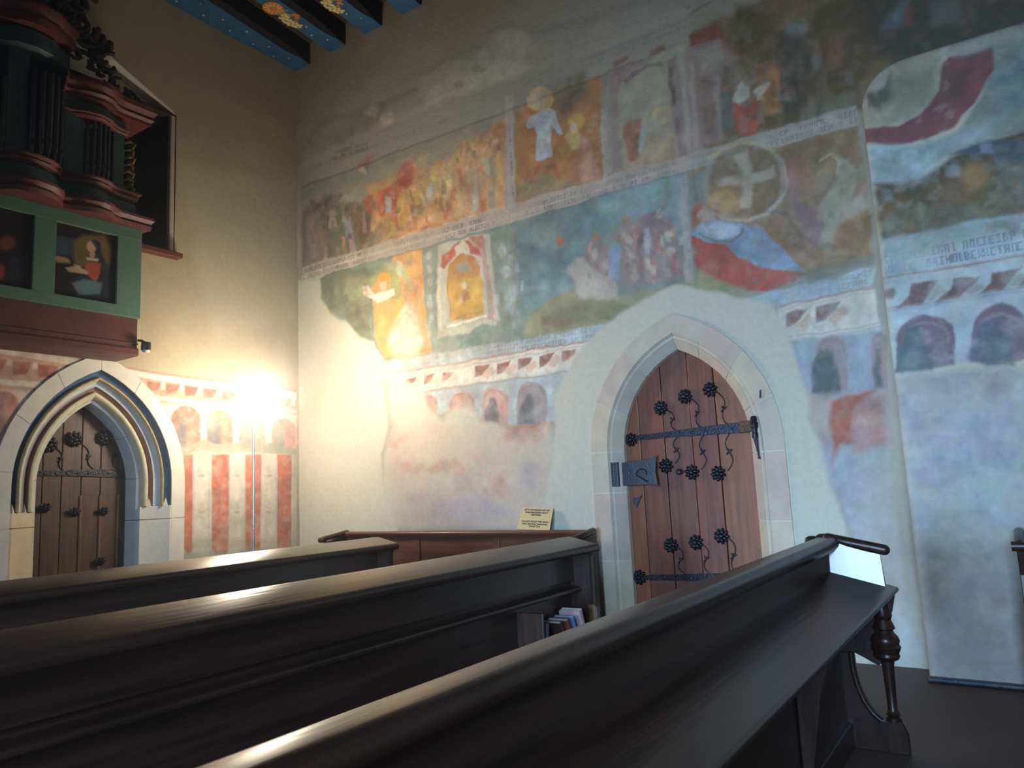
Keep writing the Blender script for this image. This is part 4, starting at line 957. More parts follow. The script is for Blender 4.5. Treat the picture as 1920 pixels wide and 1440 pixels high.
P dk 0.9 10 0 1291,1104,1533,974,1514,815,1339,834,1284,830
P db 0.7 12 0 1313,974,1413,928,1391,844,1314,851
P mb 0.6 10 0 1334,916,1352,900,1336,874,1316,875
P dr 0.6 6 0 1346,898,1353,897,1350,869,1343,870
P db2 0.7 10 0 1309,869,1381,864,1463,851,1449,828,1339,837
P gg 0.95 5 0 1272,815,1298,833,1376,823,1381,786,1368,753,1329,739,1289,741,1270,747
P lm 0.8 5 0 1276,801,1298,829,1319,821,1313,796,1301,792,1287,793,1282,771,1273,770
P dk 0.75 6 0 1282,793,1298,795,1308,798,1315,815,1314,772,1298,765,1284,774
P dg 0.4 10 0 1315,803,1367,799,1355,750,1316,747
P gb 0.9 5 0 1279,716,1336,691,1388,708,1416,744,1435,804,1518,806,1497,631,1444,683,1385,683,1319,654,1272,675
P wb 0.6 12 0 1285,703,1387,701,1435,708,1415,685,1359,673,1308,672
P mb 0.6 14 0 1431,775,1512,794,1500,700,1436,715
P rb2 1 3 0 1273,746,1315,735,1348,744,1371,767,1379,803,1387,809,1438,804,1434,774,1409,738,1383,714,1344,704,1312,706,1272,724
P db 0.5 8 0 1379,795,1409,784,1392,744,1374,751
P wb 0.8 3 0 1271,816,1300,831,1339,832,1390,829,1438,828,1478,828,1478,835,1437,836,1389,837,1338,840,1297,839,1267,824
P gb 0.6 5 0 1380,814,1395,825,1460,819,1514,815,1512,793,1399,806
P wb 0.8 8 0 1270,719,1325,702,1381,644,1319,650,1270,621,1270,676
P gb 0.6 10 0 1285,703,1317,693,1308,665,1281,665
P od 0.95 6 0 1278,662,1332,650,1378,674,1444,683,1498,680,1482,547,1441,567,1278,577
P db2 0.9 5 0 1372,676,1403,683,1426,680,1453,666,1496,659,1491,620,1439,642,1413,664
P db2 0.6 8 0 1319,650,1345,654,1344,643,1318,639
P br 0.7 12 0 1370,655,1412,657,1411,600,1375,594,1339,604
P oc 0.5 8 0 1412,635,1409,628,1403,624,1396,624,1390,628,1385,635,1384,643,1387,650,1393,655,1400,655,1407,651,1411,643
P ol 0.6 12 0 1283,618,1347,616,1432,587,1431,570,1279,581
P gy 0.4 12 0 1423,654,1471,632,1459,580,1422,597
P wb 0.85 4 0 1272,581,1349,579,1486,580,1480,527,1436,523,1274,525
P tl 0.5 12 0 1272,578,1431,577,1429,553,1276,551
P TXT 0.6 2 0 1273,529,1480,529,1277,561,1484,560
P rb 0.8 1 0 1274,524,1362,524,1436,522,1479,522,1479,525,1436,525,1362,527,1274,527
P wb 0.75 3 0 1274,524,1479,522,1466,411,1291,393,1267,396
P db1 0.9 3 0 1275,510,1288,510,1291,501,1286,496,1275,498
P db1 0.9 2 0 1310,511,1342,511,1332,498,1317,483,1288,483,1306,496
P br 0.5 3 0 1324,488,1340,505,1346,494,1330,486
P mv 0.5 3 0 1288,484,1321,487,1323,485,1289,480
P db1 0.9 2 0 1356,510,1386,510,1377,497,1362,483,1334,483,1352,495
P br 0.5 3 0 1369,488,1384,504,1391,493,1375,485
P mv 0.5 3 0 1334,484,1365,487,1368,485,1335,479
P db1 0.9 2 0 1403,510,1434,509,1424,498,1409,484,1382,484,1399,496
P br 0.5 3 0 1416,488,1432,504,1438,493,1422,486
P mv 0.5 3 0 1382,485,1413,488,1416,486,1383,481
P db1 0.9 2 0 1446,511,1475,510,1466,499,1452,485,1426,486,1442,497
P br 0.5 3 0 1458,490,1473,505,1479,495,1464,487
P mv 0.5 3 0 1426,486,1455,489,1458,487,1427,482
P mv 0.6 1 0 1279,483,1363,481,1431,482,1474,482,1474,484,1431,484,1363,483,1279,486
P ob 0.4 1 0 1280,479,1431,477,1431,479,1280,480
P mv2 0.95 2 0 1280,397,1285,440,1288,450,1294,459,1302,465,1312,469,1322,469,1332,465,1341,459,1347,450,1350,440,1351,433,1347,395
P lm 0.4 2 0 1294,434,1297,444,1303,451,1312,456,1321,456,1330,453,1337,446,1341,437,1341,427,1344,427,1344,438,1339,448,1331,456,1321,460,1311,459,1301,454,1294,446,1291,435
P ob 0.95 4 0 1279,399,1285,427,1292,433,1294,451,1301,456,1312,452,1316,433,1323,421,1326,396,1322,392,1298,393
P wb 0.35 8 0 1314,415,1313,412,1310,411,1306,410,1302,412,1300,414,1299,418,1301,421,1303,423,1307,423,1311,422,1313,419
P tl 0.6 6 0 1313,405,1311,402,1306,400,1300,400,1294,401,1289,404,1288,408,1290,412,1295,414,1301,414,1307,412,1312,409
P gy 0.4 5 0 1338,402,1337,397,1335,394,1332,393,1329,394,1328,398,1327,403,1329,408,1331,411,1334,412,1336,410,1338,406
P mv2 0.95 2 0 1364,396,1369,436,1372,447,1378,456,1386,463,1396,467,1406,467,1416,463,1424,456,1430,447,1434,436,1434,430,1430,394
P lm 0.4 2 0 1378,430,1381,441,1387,449,1395,453,1405,454,1413,450,1420,443,1424,434,1425,423,1427,423,1427,435,1422,445,1415,453,1405,457,1395,457,1385,452,1378,443,1375,431
P ob 0.95 4 0 1361,404,1366,419,1375,421,1376,443,1387,451,1398,447,1401,431,1411,427,1411,405,1411,389,1381,389,1362,397
P tl 0.5 6 0 1402,403,1400,399,1395,396,1389,395,1383,398,1379,402,1378,407,1380,411,1385,414,1391,414,1397,412,1401,408
P wb 0.3 6 0 1409,412,1408,409,1406,407,1403,407,1401,408,1399,411,1398,414,1399,417,1402,419,1405,419,1407,418,1409,415
P mv2 0.95 2 0 1443,394,1447,434,1450,444,1456,453,1464,460,1473,464,1482,464,1491,460,1499,454,1505,445,1507,434,1508,428,1504,392
P lm 0.4 2 0 1456,428,1459,438,1464,446,1472,451,1481,451,1489,448,1495,441,1499,432,1499,421,1501,422,1501,433,1497,443,1490,450,1481,454,1472,454,1463,449,1456,440,1453,429
P lv 0.35 8 0 1356,424,1365,422,1360,395,1350,396
P pb 0.8 8 0 1269,393,1328,389,1409,385,1468,384,1407,-119,1258,-146,1269,184
P mv 0.3 10 0 1272,389,1409,385,1406,359,1336,346,1274,345
P mp 0.25 12 0 1381,382,1408,379,1401,320,1379,321
P lv 0.4 20 0 1285,337,1404,339,1396,274,1315,265
P wb 0.3 20 0 1329,285,1407,273,1396,183,1329,184
P ol 0.12 20 0 1297,211,1362,216,1348,145,1301,144
P br 0.35 12 0 1279,130,1301,137,1298,84,1279,76
P br 0.35 8 0 1371,100,1369,96,1366,93,1362,91,1358,92,1356,95,1355,100,1357,104,1360,108,1364,109,1368,108,1370,105
P or 0.25 6 0 1262,368,1271,367,1269,310,1260,311
P ol 0.343164 2 0 1423,569,1438,565,1440,549,1424,554
P br 0.198117 2 0 1336,633,1348,629,1349,613,1337,617
P br 0.194259 2 0 1320,659,1330,656,1331,641,1320,645
P gy 0.337999 2 0 1337,658,1354,652,1357,639,1339,645
P oc 0.231225 2 0 1394,593,1404,590,1406,579,1395,582
P ol 0.20321 2 0 1438,605,1447,601,1448,586,1438,589
P od 0.247865 2 0 1433,609,1447,604,1449,593,1434,598
P od 0.304845 2 0 1349,628,1366,623,1369,610,1351,615
P gy 0.341781 2 0 1285,654,1300,649,1302,633,1286,638
P br 0.185043 2 0 1375,624,1387,620,1389,607,1376,612
P ol 0.29546 2 0 1386,611,1394,609,1394,597,1386,600
P od 0.208362 2 0 1330,647,1344,642,1347,630,1331,634
P gy 0.206825 2 0 1287,618,1299,614,1301,601,1288,605
P br 0.306406 2 0 1421,618,1433,614,1436,606,1422,610
P br 0.254494 2 0 1302,642,1317,637,1319,622,1303,627
P gy 0.21512 2 0 1361,593,1371,590,1372,576,1362,579
P oc 0.292262 2 0 1401,575,1410,572,1411,559,1401,562
P oc 0.225828 2 0 1432,589,1445,585,1448,579,1434,583
P od 0.297141 2 0 1409,577,1423,573,1425,562,1410,566
P oc 0.214656 2 0 1277,627,1295,622,1299,606,1279,612
P od 0.307712 2 0 1389,622,1401,618,1403,606,1390,610
P oc 0.335688 2 0 1433,625,1441,622,1441,610,1433,613
P oc 0.257367 2 0 1305,602,1322,597,1325,583,1307,588
P oc 0.181433 2 0 1357,627,1369,623,1372,613,1358,617
P od 0.242062 2 0 1438,580,1445,577,1446,563,1438,566
P oc 0.220398 2 0 1419,573,1427,570,1428,558,1420,560
P oc 0.22478 2 0 1284,637,1299,632,1301,616,1285,621
P gy 0.333944 2 0 1409,615,1418,612,1419,598,1409,601
P od 0.295145 2 0 1427,620,1439,616,1441,609,1429,613
P od 0.227762 2 0 1346,596,1355,594,1356,584,1346,587
P oc 0.204141 2 0 1388,604,1399,601,1400,587,1389,591
P ol 0.23929 2 0 1383,609,1398,604,1401,589,1384,594
P br 0.24071 2 0 1286,609,1305,604,1309,593,1289,598
P br 0.274837 2 0 1342,645,1355,640,1357,624,1343,629
P gy 0.234127 2 0 1380,602,1395,597,1398,584,1382,588
P gy 0.24097 2 0 1420,569,1433,566,1435,556,1421,560
P oc 0.315475 2 0 1417,610,1431,606,1432,592,1418,597
P ol 0.210601 2 0 1335,654,1346,650,1348,634,1335,638
P gy 0.198757 2 0 1428,571,1436,569,1437,563,1429,565
P od 0.272299 2 0 1273,654,1289,649,1292,637,1275,642
P mb 0.337935 2 0 1336,692,1345,689,1345,672,1336,676
P wb 0.315305 2 0 1294,703,1311,698,1314,686,1296,692
P mb 0.317241 2 0 1292,682,1302,679,1304,670,1293,674
P wb 0.260063 2 0 1364,664,1381,658,1383,642,1366,648
P gb 0.224142 2 0 1442,671,1457,666,1460,651,1444,656
P mb 0.287329 2 0 1304,701,1315,697,1315,680,1305,684
P wb 0.220607 2 0 1371,663,1383,659,1385,645,1372,650
P mb 0.327808 2 0 1419,659,1433,654,1434,638,1419,643
P gb 0.274771 2 0 1320,691,1337,685,1340,672,1322,678
P gb 0.324796 2 0 1265,701,1284,695,1288,680,1267,687
P mb 0.339625 2 0 1276,714,1288,709,1290,699,1278,703
P gb 0.340742 2 0 1405,653,1419,649,1422,640,1407,645
P gb 0.33011 2 0 1421,673,1435,669,1437,660,1422,665
P mb 0.29328 2 0 1345,705,1355,702,1356,688,1346,692
P mb 0.320874 2 0 1394,671,1406,667,1407,658,1395,662
P gb 0.307999 2 0 1372,670,1380,667,1381,658,1372,661
P wb 0.304101 2 0 1406,681,1419,677,1420,663,1407,668
P gb 0.207337 2 0 1422,653,1433,649,1435,639,1423,643
P lm 0.204227 2 0 1362,261,1378,259,1380,237,1363,239
P gg 0.21133 2 0 1302,302,1316,300,1318,281,1303,283
P lm 0.237607 2 0 1294,247,1309,246,1310,226,1295,228
P gg 0.141024 2 0 1386,334,1398,332,1400,319,1387,321
P lv 0.16289 2 0 1313,366,1326,363,1326,336,1313,339
P lm 0.126677 2 0 1299,330,1312,328,1313,307,1300,309
P pb 0.230672 2 0 1341,384,1357,381,1359,358,1341,361
P lm 0.138764 2 0 1302,268,1320,266,1323,247,1304,249
P lm 0.15906 2 0 1316,348,1341,344,1346,325,1319,328
P gg 0.153878 2 0 1313,268,1340,266,1344,244,1316,246
P pb 0.216843 2 0 1292,273,1316,270,1320,247,1294,249
P gg 0.181181 2 0 1281,267,1298,265,1300,239,1281,241
P wb 0.214782 2 0 1304,298,1327,295,1331,276,1307,279
P lm 0.161777 2 0 1347,281,1366,279,1368,259,1348,261
P lv 0.125319 2 0 1347,344,1366,342,1369,323,1349,326
P lv 0.216732 2 0 1286,263,1313,261,1318,243,1289,246
P pb 0.15855 2 0 1391,337,1404,335,1406,323,1392,325
P lm 0.191326 2 0 1354,294,1371,292,1373,270,1355,272
P gg 0.184318 2 0 1358,374,1378,371,1381,351,1360,355
P lv 0.188554 2 0 1345,247,1363,245,1365,229,1346,230
P lm 0.203229 2 0 1380,338,1404,335,1409,323,1383,326
P gg 0.176722 2 0 1294,244,1316,242,1320,228,1297,229
P lv 0.22106 2 0 1330,346,1354,342,1358,324,1333,327
P lv 0.124171 2 0 1323,269,1342,268,1346,253,1326,255
P lm 0.189155 2 0 1264,297,1278,295,1280,277,1265,279
P pb 0.165658 2 0 1355,342,1370,340,1373,327,1356,329
P wb 0.210851 2 0 1332,233,1351,232,1354,219,1334,220
P wb 0.201832 2 0 1273,200,1296,199,1301,188,1276,189
P wb 0.207801 2 0 1348,367,1365,365,1368,352,1350,355
P gg 0.190741 2 0 1303,337,1319,334,1321,312,1303,315
P gg 0.159968 2 0 1316,216,1330,215,1332,195,1316,196
P wb 0.212778 2 0 1289,369,1302,366,1303,343,1289,345
P gg 0.151663 2 0 1360,193,1381,192,1385,181,1362,181
P gg 0.205708 2 0 1265,340,1284,338,1287,319,1267,322
P gg 0.175554 2 0 1309,195,1330,194,1333,179,1311,180
P lm 0.141741 2 0 1362,375,1375,372,1377,354,1362,357
P gg 0.168427 2 0 1296,340,1320,336,1324,313,1298,316
P lv 0.170028 2 0 1367,304,1385,301,1388,289,1369,290
P lv 0.208579 2 0 1303,233,1320,232,1323,220,1305,221
P wb 0.129456 2 0 1261,323,1289,320,1293,300,1265,303
A pk2 0.8 4 0 -839,558,-631,540,-529,537,-313,526,-8,516,-1,389,-344,383,-625,382,-830,401
A wt 0.8 2 0 -840,564,-632,549,-347,526,-170,521,-6,517,-7,494,-198,503,-347,512,-631,534,-839,548
A dr 0.7 1 0 -840,563,-632,548,-347,524,-170,519,-7,515,-6,519,-170,523,-347,528,-631,551,-840,565
A dr 0.4 1 0 -839,546,-631,531,-347,510,-198,501,-7,493,-6,495,-197,503,-347,512,-631,533,-839,548
A dr 0.8 2 0 -373,509,-344,508,-353,491,-373,488
A lo 0.5 3 0 -351,486,-336,504,-328,498,-342,482
A wt 0.8 2 0 -344,510,-337,510,-336,494,-344,495
A dr 0.8 2 0 -334,507,-304,507,-313,489,-334,487
A lo 0.5 3 0 -311,484,-296,503,-288,497,-302,480
A wt 0.8 2 0 -304,509,-296,508,-296,493,-304,493
A dr 0.8 2 0 -294,506,-262,505,-272,488,-293,485
A lo 0.5 3 0 -269,482,-254,502,-245,495,-260,478
A wt 0.8 2 0 -262,508,-254,507,-254,491,-262,492
A dr 0.8 2 0 -251,505,-218,504,-228,486,-251,483
A lo 0.5 3 0 -226,480,-209,500,-200,494,-216,477
A wt 0.8 2 0 -218,506,-209,506,-209,490,-218,490
A dr 0.8 2 0 -207,503,-172,503,-183,484,-207,481
A lo 0.5 3 0 -180,478,-163,499,-153,492,-170,474
A wt 0.8 2 0 -172,505,-163,504,-163,488,-172,488
A dr 0.8 2 0 -160,502,-124,501,-135,482,-160,479
A lo 0.5 3 0 -133,476,-114,497,-104,490,-121,472
A wt 0.8 2 0 -124,504,-114,503,-114,486,-124,487
A dr 0.8 2 0 -112,500,-74,500,-86,480,-112,477
A lo 0.5 3 0 -83,474,-63,495,-53,489,-71,470
A wt 0.8 2 0 -74,502,-63,502,-63,484,-74,485
A dr 0.8 2 0 -60,499,-21,498,-33,478,-60,475
A lo 0.5 3 0 -30,472,-10,494,1,487,-18,468
A wt 0.8 2 0 -21,500,-10,500,-10,482,-21,483
A dr 0.85 2 0 -649,524,-618,524,-628,503,-648,499
A wt 0.7 2 0 -618,524,-611,524,-611,514,-618,514
A dr 0.85 2 0 -611,523,-579,523,-589,501,-610,497
A wt 0.7 2 0 -579,523,-571,523,-570,513,-578,513
A dr 0.85 2 0 -571,522,-536,522,-547,500,-570,496
A wt 0.7 2 0 -536,522,-528,522,-528,511,-536,511
A wt 0.8 2 0 -835,487,-629,490,-500,490,-346,481,-198,475,-7,473,-7,465,-197,467,-346,472,-499,480,-629,479,-835,477
A mv 0.6 1 0 -835,476,-629,478,-346,470,-198,465,-7,462,-7,465,-197,467,-346,472,-629,479,-835,477
A wt 0.75 3 0 -357,468,-197,464,-7,461,-8,375,-355,371
A wt 0.6 3 0 -772,473,-579,471,-576,383,-768,387
A rb 0.85 2 0 -322,378,-323,437,-321,445,-314,456,-303,463,-291,466,-278,464,-267,458,-259,449,-257,437,-256,379
A pk 0.4 3 0 -286,378,-285,440,-270,441,-268,379
A ob 0.75 4 0 -317,378,-317,412,-303,421,-310,439,-297,446,-289,422,-288,378
A rb 0.85 2 0 -243,378,-243,436,-241,444,-234,453,-224,460,-212,463,-199,461,-189,456,-181,447,-179,436,-179,379
A pk 0.4 3 0 -208,378,-206,438,-192,438,-190,379
A ob 0.75 4 0 -238,378,-238,411,-224,420,-231,437,-218,444,-210,420,-210,378
A pk 0.85 2 0 -165,376,-165,426,-163,435,-156,444,-145,451,-131,454,-118,453,-106,447,-99,437,-96,426,-96,376
A pk 0.4 3 0 -128,376,-126,431,-110,432,-109,376
A gy 0.75 4 0 -160,376,-160,406,-145,415,-152,430,-138,437,-130,415,-130,376
A pk 0.85 2 0 -79,377,-78,424,-76,432,-68,442,-57,449,-44,451,-31,450,-19,444,-11,435,-9,424,-9,377
A pk 0.4 3 0 -41,377,-39,429,-23,430,-22,377
A gy 0.75 4 0 -73,377,-73,406,-58,414,-65,428,-51,435,-43,414,-43,377
A rb 0.85 2 0 -637,384,-639,448,-638,455,-634,462,-628,468,-620,470,-613,469,-606,464,-601,457,-599,449,-597,385
A pk 0.4 3 0 -615,384,-616,444,-607,445,-604,385
A mp 0.75 4 0 -633,384,-635,418,-627,427,-631,443,-624,451,-618,427,-616,384
A wd 0.95 2 0 -298,380,-8,375,-11,65,-294,103
A gd 0.9 2 0 -301,382,-273,387,-249,397,-224,388,-201,386,-175,394,-156,397,-134,388,-106,386,-84,393,-48,384,-8,382,-8,367,-92,369,-161,373,-207,368,-249,374,-299,365
A rd2 0.95 2 0 -294,365,-273,365,-272,174,-277,166,-284,166,-291,176
A pk 0.35 3 0 -276,350,-277,346,-280,343,-283,341,-287,343,-289,346,-290,350,-289,354,-287,358,-283,359,-280,358,-277,354
A pk 0.3 3 0 -275,279,-276,274,-279,271,-282,270,-286,272,-288,275,-289,279,-289,283,-286,286,-283,287,-279,286,-276,283
A rd2 0.95 2 0 -230,366,-188,366,-188,166,-194,157,-221,160,-228,170
A pk 0.35 3 0 -201,350,-202,346,-205,342,-209,341,-213,342,-216,346,-217,350,-216,355,-213,358,-209,359,-205,358,-202,355
A pk 0.3 3 0 -201,276,-202,271,-205,268,-208,267,-212,268,-215,272,-216,276,-215,281,-212,284,-209,285,-205,284,-202,280
A rd2 0.95 2 0 -148,366,-106,367,-108,158,-115,150,-139,152,-147,162
A pk 0.35 3 0 -119,350,-120,345,-123,342,-127,341,-131,342,-134,345,-135,350,-134,355,-131,358,-127,359,-123,358,-120,355
A pk 0.3 3 0 -119,272,-120,268,-123,265,-127,263,-131,265,-134,268,-135,273,-134,278,-131,281,-127,282,-123,281,-120,277
A rd2 0.95 2 0 -63,367,-22,367,-25,150,-33,141,-55,144,-64,154
A pk 0.35 3 0 -33,350,-35,345,-38,341,-43,340,-47,341,-50,345,-51,350,-50,355,-47,358,-42,360,-38,358,-35,355
A pk 0.3 3 0 -34,269,-35,264,-39,261,-43,260,-48,261,-51,265,-52,270,-51,275,-47,278,-43,279,-38,278,-35,274
A gy 0.7 2 0 -246,321,-247,320,-249,319,-253,319,-257,319,-259,320,-260,322,-259,323,-257,324,-253,324,-249,324,-247,323
A gy 0.25 3 0 -247,335,-248,330,-250,327,-253,326,-256,327,-258,330,-259,335,-258,339,-256,342,-253,343,-250,342,-248,339
A lv 0.4 1 0 -272,357,-271,195,-268,195,-269,357
A lv 0.4 1 0 -237,357,-236,192,-233,192,-235,357
A gy 0.7 2 0 -245,247,-246,245,-249,245,-252,244,-256,245,-259,246,-259,248,-259,249,-256,250,-252,250,-249,249,-246,248
A gy 0.25 3 0 -246,260,-247,256,-249,253,-252,252,-255,253,-258,256,-258,261,-258,265,-255,268,-252,269,-249,268,-247,264
A lv 0.4 1 0 -272,357,-271,195,-268,195,-269,357
A lv 0.4 1 0 -237,357,-236,192,-233,192,-235,357
A gy 0.7 2 0 -160,320,-161,319,-164,318,-168,317,-172,318,-175,319,-176,320,-175,322,-172,323,-168,323,-164,323,-161,321
A gy 0.25 3 0 -161,334,-162,329,-165,326,-168,325,-171,326,-174,329,-175,334,-174,339,-171,342,-168,343,-165,342,-162,338
A lv 0.4 1 0 -188,357,-188,188,-186,188,-185,357
A lv 0.4 1 0 -150,357,-150,185,-147,184,-148,357
A gy 0.7 2 0 -160,242,-161,241,-164,240,-168,240,-172,240,-174,241,-175,243,-174,244,-172,245,-168,245,-164,245,-161,244
A gy 0.25 3 0 -161,256,-162,251,-164,248,-168,247,-171,248,-173,252,-174,256,-173,261,-171,264,-168,265,-164,264,-162,260
A lv 0.4 1 0 -188,357,-188,188,-186,188,-185,357
A lv 0.4 1 0 -150,357,-150,185,-147,184,-148,357
A gy 0.7 2 0 -77,319,-79,317,-82,316,-86,316,-90,316,-94,317,-95,319,-94,320,-90,321,-86,322,-82,321,-79,320
A gy 0.25 3 0 -79,333,-80,328,-83,325,-86,324,-90,325,-92,328,-93,333,-92,338,-90,342,-86,343,-82,341,-80,338
A lv 0.4 1 0 -107,357,-109,181,-106,181,-105,357
A lv 0.4 1 0 -67,357,-68,178,-65,178,-64,357
A gy 0.7 2 0 -78,238,-79,236,-82,235,-86,235,-91,236,-94,237,-95,239,-94,240,-91,241,-86,241,-82,240,-79,239
A gy 0.25 3 0 -79,252,-80,247,-83,244,-86,243,-90,244,-93,248,-94,253,-93,257,-90,261,-86,262,-83,260,-80,257
A lv 0.4 1 0 -107,357,-109,181,-106,181,-105,357
A lv 0.4 1 0 -67,357,-68,178,-65,178,-64,357
A ol 0.3 4 0 -295,197,-10,175,-10,158,-295,176
A gb 0.5 4 0 -295,171,-10,158,-11,65,-294,103
A gy 0.4 2 0 -19,375,-8,375,-10,149,-21,150
A pn 0.35 20 0 -320,988,-1,1044,-5,691,-228,609
O blk 1 0 0 -588,761,-478,762,-479,625,-587,631
O og2 0.85 5 0 -555,733,-538,747,-501,757,-488,730,-494,688,-527,691,-549,686,-556,704
O db2 0.9 3 0 -583,735,-555,738,-553,705,-582,702
O yl 0.5 3 0 -583,699,-563,700,-558,692,-582,688
O dkb 0.9 3 0 -523,741,-510,742,-505,721,-494,698,-483,641,-543,634,-549,667,-531,685,-518,703
O sk 1 2 0 -515,732,-516,726,-519,721,-523,718,-527,719,-530,722,-532,728,-531,734,-528,739,-524,742,-520,741,-516,738
O dkb 0.9 2 0 -526,741,-515,745,-508,735,-509,720,-515,728
O sk 0.9 2 0 -517,716,-518,713,-520,710,-522,709,-524,709,-526,711,-527,714,-526,717,-524,719,-522,721,-520,720,-518,719
O wh 0.9 2 0 -532,708,-511,710,-512,705,-531,704
O rd3 0.95 2 0 -529,700,-507,703,-508,685,-514,667,-528,676,-534,689
O sk 0.9 2 0 -567,682,-549,689,-527,683,-530,677,-562,676
O wh 0.6 2 0 -554,691,-540,690,-545,683
O mb 0.8 3 0 -555,656,-535,668,-503,667,-507,646,-543,637
O ye 0.7 0.5 0 -588,759,-479,760,-478,761,-588,761
O blk 1 0 0 -702,757,-620,760,-618,632,-697,636
O rb 0.5 5 0 -646,705,-647,699,-652,693,-658,690,-664,690,-668,693,-670,699,-669,706,-665,712,-659,715,-652,715,-648,711
O rd3 0.6 4 0 -668,668,-660,661,-661,639,-671,641
O dkb 0.8 5 0 -653,681,-626,687,-624,642,-656,644'''.strip().split('\n')
GLY = [int(x, 2) for x in ('111101101101111', '010010010010011', '111101111101101', '110101110101110', '111100100100111', '101101111101101', '111010010010111', '100100100100111', '111111101101101', '111101101101101', '111101111100100', '011100010001110', '111010010010010', '101101101101011', '101101010101101', '111100110100111')]
def paint_grid(surf, U0, V0, nu, nv, g, base, seed):
    U = (U0+np.arange(nu)*g)[:, None]; V = (V0+np.arange(nv)*g)[None, :]
    col = np.ones((nu, nv, 3))*PAL[base]; hh = np.zeros((nu, nv))
    n1 = vnoise(nu, nv, .14/g, 5, seed)-.5; n2 = vnoise(nu, nv, .14/g, 5, seed+1)-.5; nb = vnoise(nu, nv, .9/g, 6, seed+2)-.5; ns = vnoise(nu, nv, .06/g, 3, seed+3)-.5
    col *= (1+nb[..., None]*.25)
    wamp = {'O': .01, 'A': .014, 'P': .05, 'B': .055}[surf]
    WU = U+n1*wamp; WV = V+n2*wamp
    for ln in PAINT:
        sf, c, a, so, h, p = ln.split(' ')
        if sf != surf: continue
        p = np.array([int(x) for x in p.split(',')], float)/200; p = p.reshape(-1, 2); a = float(a); so = float(so); h = float(h)
        soft = so*.005 if surf == 'O' else max(so*.0052, .011)
        lo = p.min(0)-soft-.05; hi = p.max(0)+soft+.05
        i0, i1 = max(0, int((lo[0]-U0)/g)), min(nu, int((hi[0]-U0)/g)+2); j0, j1 = max(0, int((lo[1]-V0)/g)), min(nv, int((hi[1]-V0)/g)+2)
        if i1 <= i0 or j1 <= j0: continue
        if c in ('TXT', 'VTX'):
            X = np.broadcast_to(U[i0:i1], (i1-i0, j1-j0)); Y = np.broadcast_to(V[:, j0:j1], (i1-i0, j1-j0)); rows = int(so)
            if c == 'VTX': s = Y-p[:, 1].min(); L0, L1 = p[0, 0], p[2, 0]; t = (X-min(L0, L1))/abs(L1-L0+1e-6)
            else:
                f = np.clip((X-p[0, 0])/(p[1, 0]-p[0, 0]), 0, 1); zb = p[0, 1]+(p[1, 1]-p[0, 1])*f; zt = p[2, 1]+(p[3, 1]-p[2, 1])*f
                s = X-p[0, 0]; t = (Y-zb)/(zt-zb)
                s = np.where((X < p[0, 0]) | (X > p[1, 0]), -1, s)
            row = np.floor(t*rows); tt = (t*rows-row-.12)/.72
            rh = (abs(p[0, 0]-p[2, 0]) if c == 'VTX' else (p[2, 1]-p[0, 1]))/rows
            cw = max(rh*.34, .036); li = np.floor(s/cw).astype(int); fx = (s/cw-li)/.8
            r2 = np.random.default_rng(seed+i0+j0); tab = r2.integers(0, len(GLY), (4, 600)); sp = r2.random((4, 600)) < .16
            ri = np.clip(row.astype(int), 0, 3); lc = np.clip(li, 0, 599); gl = np.array(GLY)[tab[ri, lc]]
            gx = np.clip((fx*3).astype(int), 0, 2); gy = np.clip(((1-tt)*5).astype(int), 0, 4)
            on = ((gl >> (14-(gy*3+gx))) & 1) & (fx < 1) & (tt > 0) & (tt < 1) & (~sp[ri, lc]) & (t > 0) & (t < 1) & (s >= 0)
            wear = np.clip((nb[i0:i1, j0:j1]+.16)*5, .15, 1)
            al = (on*a*wear)[..., None]; col[i0:i1, j0:j1] = col[i0:i1, j0:j1]*(1-al*.85)+np.array(lin('44464C'))*al*.85
            continue
        X = WU[i0:i1, j0:j1]; Y = WV[i0:i1, j0:j1]
        ins = np.zeros(X.shape, bool); dm = np.full(X.shape, 9e9)
        for k in range(len(p)):
            x0, y0 = p[k]; x1, y1 = p[(k+1) % len(p)]; dx, dy = x1-x0, y1-y0; ll = dx*dx+dy*dy
            if ll < 1e-12: continue
            t = np.clip(((X-x0)*dx+(Y-y0)*dy)/ll, 0, 1); d = (X-x0-t*dx)**2+(Y-y0-t*dy)**2; np.minimum(dm, d, out=dm)
            if dy != 0: ins ^= ((y0 > Y) != (y1 > Y)) & (X < (x1-x0)*(Y-y0)/dy+x0)
        sd = np.sqrt(dm)*np.where(ins, 1, -1)
        q = np.clip(sd/max(soft, g)*.5+.5, 0, 1); q = q*q*(3-2*q)
        if h: hh[i0:i1, j0:j1] = hh[i0:i1, j0:j1]*(1-q)+h*q if h > 0 else hh[i0:i1, j0:j1]*(1-q)
        al = (q*a)
        if surf != 'O' and c != 'pn': al = al*np.clip(1.0+ns[i0:i1, j0:j1]*1.1+nb[i0:i1, j0:j1]*.8, .3, 1.15)
        al = np.clip(al, 0, 1)[..., None]
        tex = (1+(n1[i0:i1, j0:j1]*.55+n2[i0:i1, j0:j1]*.3))[..., None] if c != 'pn' else 1
        col[i0:i1, j0:j1] = col[i0:i1, j0:j1]*(1-al)+PAL[c]*tex*al
    if surf != 'O':
        hue = np.stack([vnoise(nu, nv, .10/g, 5, seed+11+k) for k in range(3)], -1)-.5; hm = hue.mean(-1, keepdims=True)
        k_ = np.clip((np.abs(col/(col.mean(-1, keepdims=True)+.01)-PAL['pn']/PAL['pn'].mean()).sum(-1)-.12)*2.5, .08, 1)[..., None]
        col = col*(1+k_*((hue-hm)*.38+hm*1.3)); col = col*.86+PAL['ww']*.14*(1+nb[..., None]*.5)
    hh += nb*.02+ns*.0015*(hh > .001)
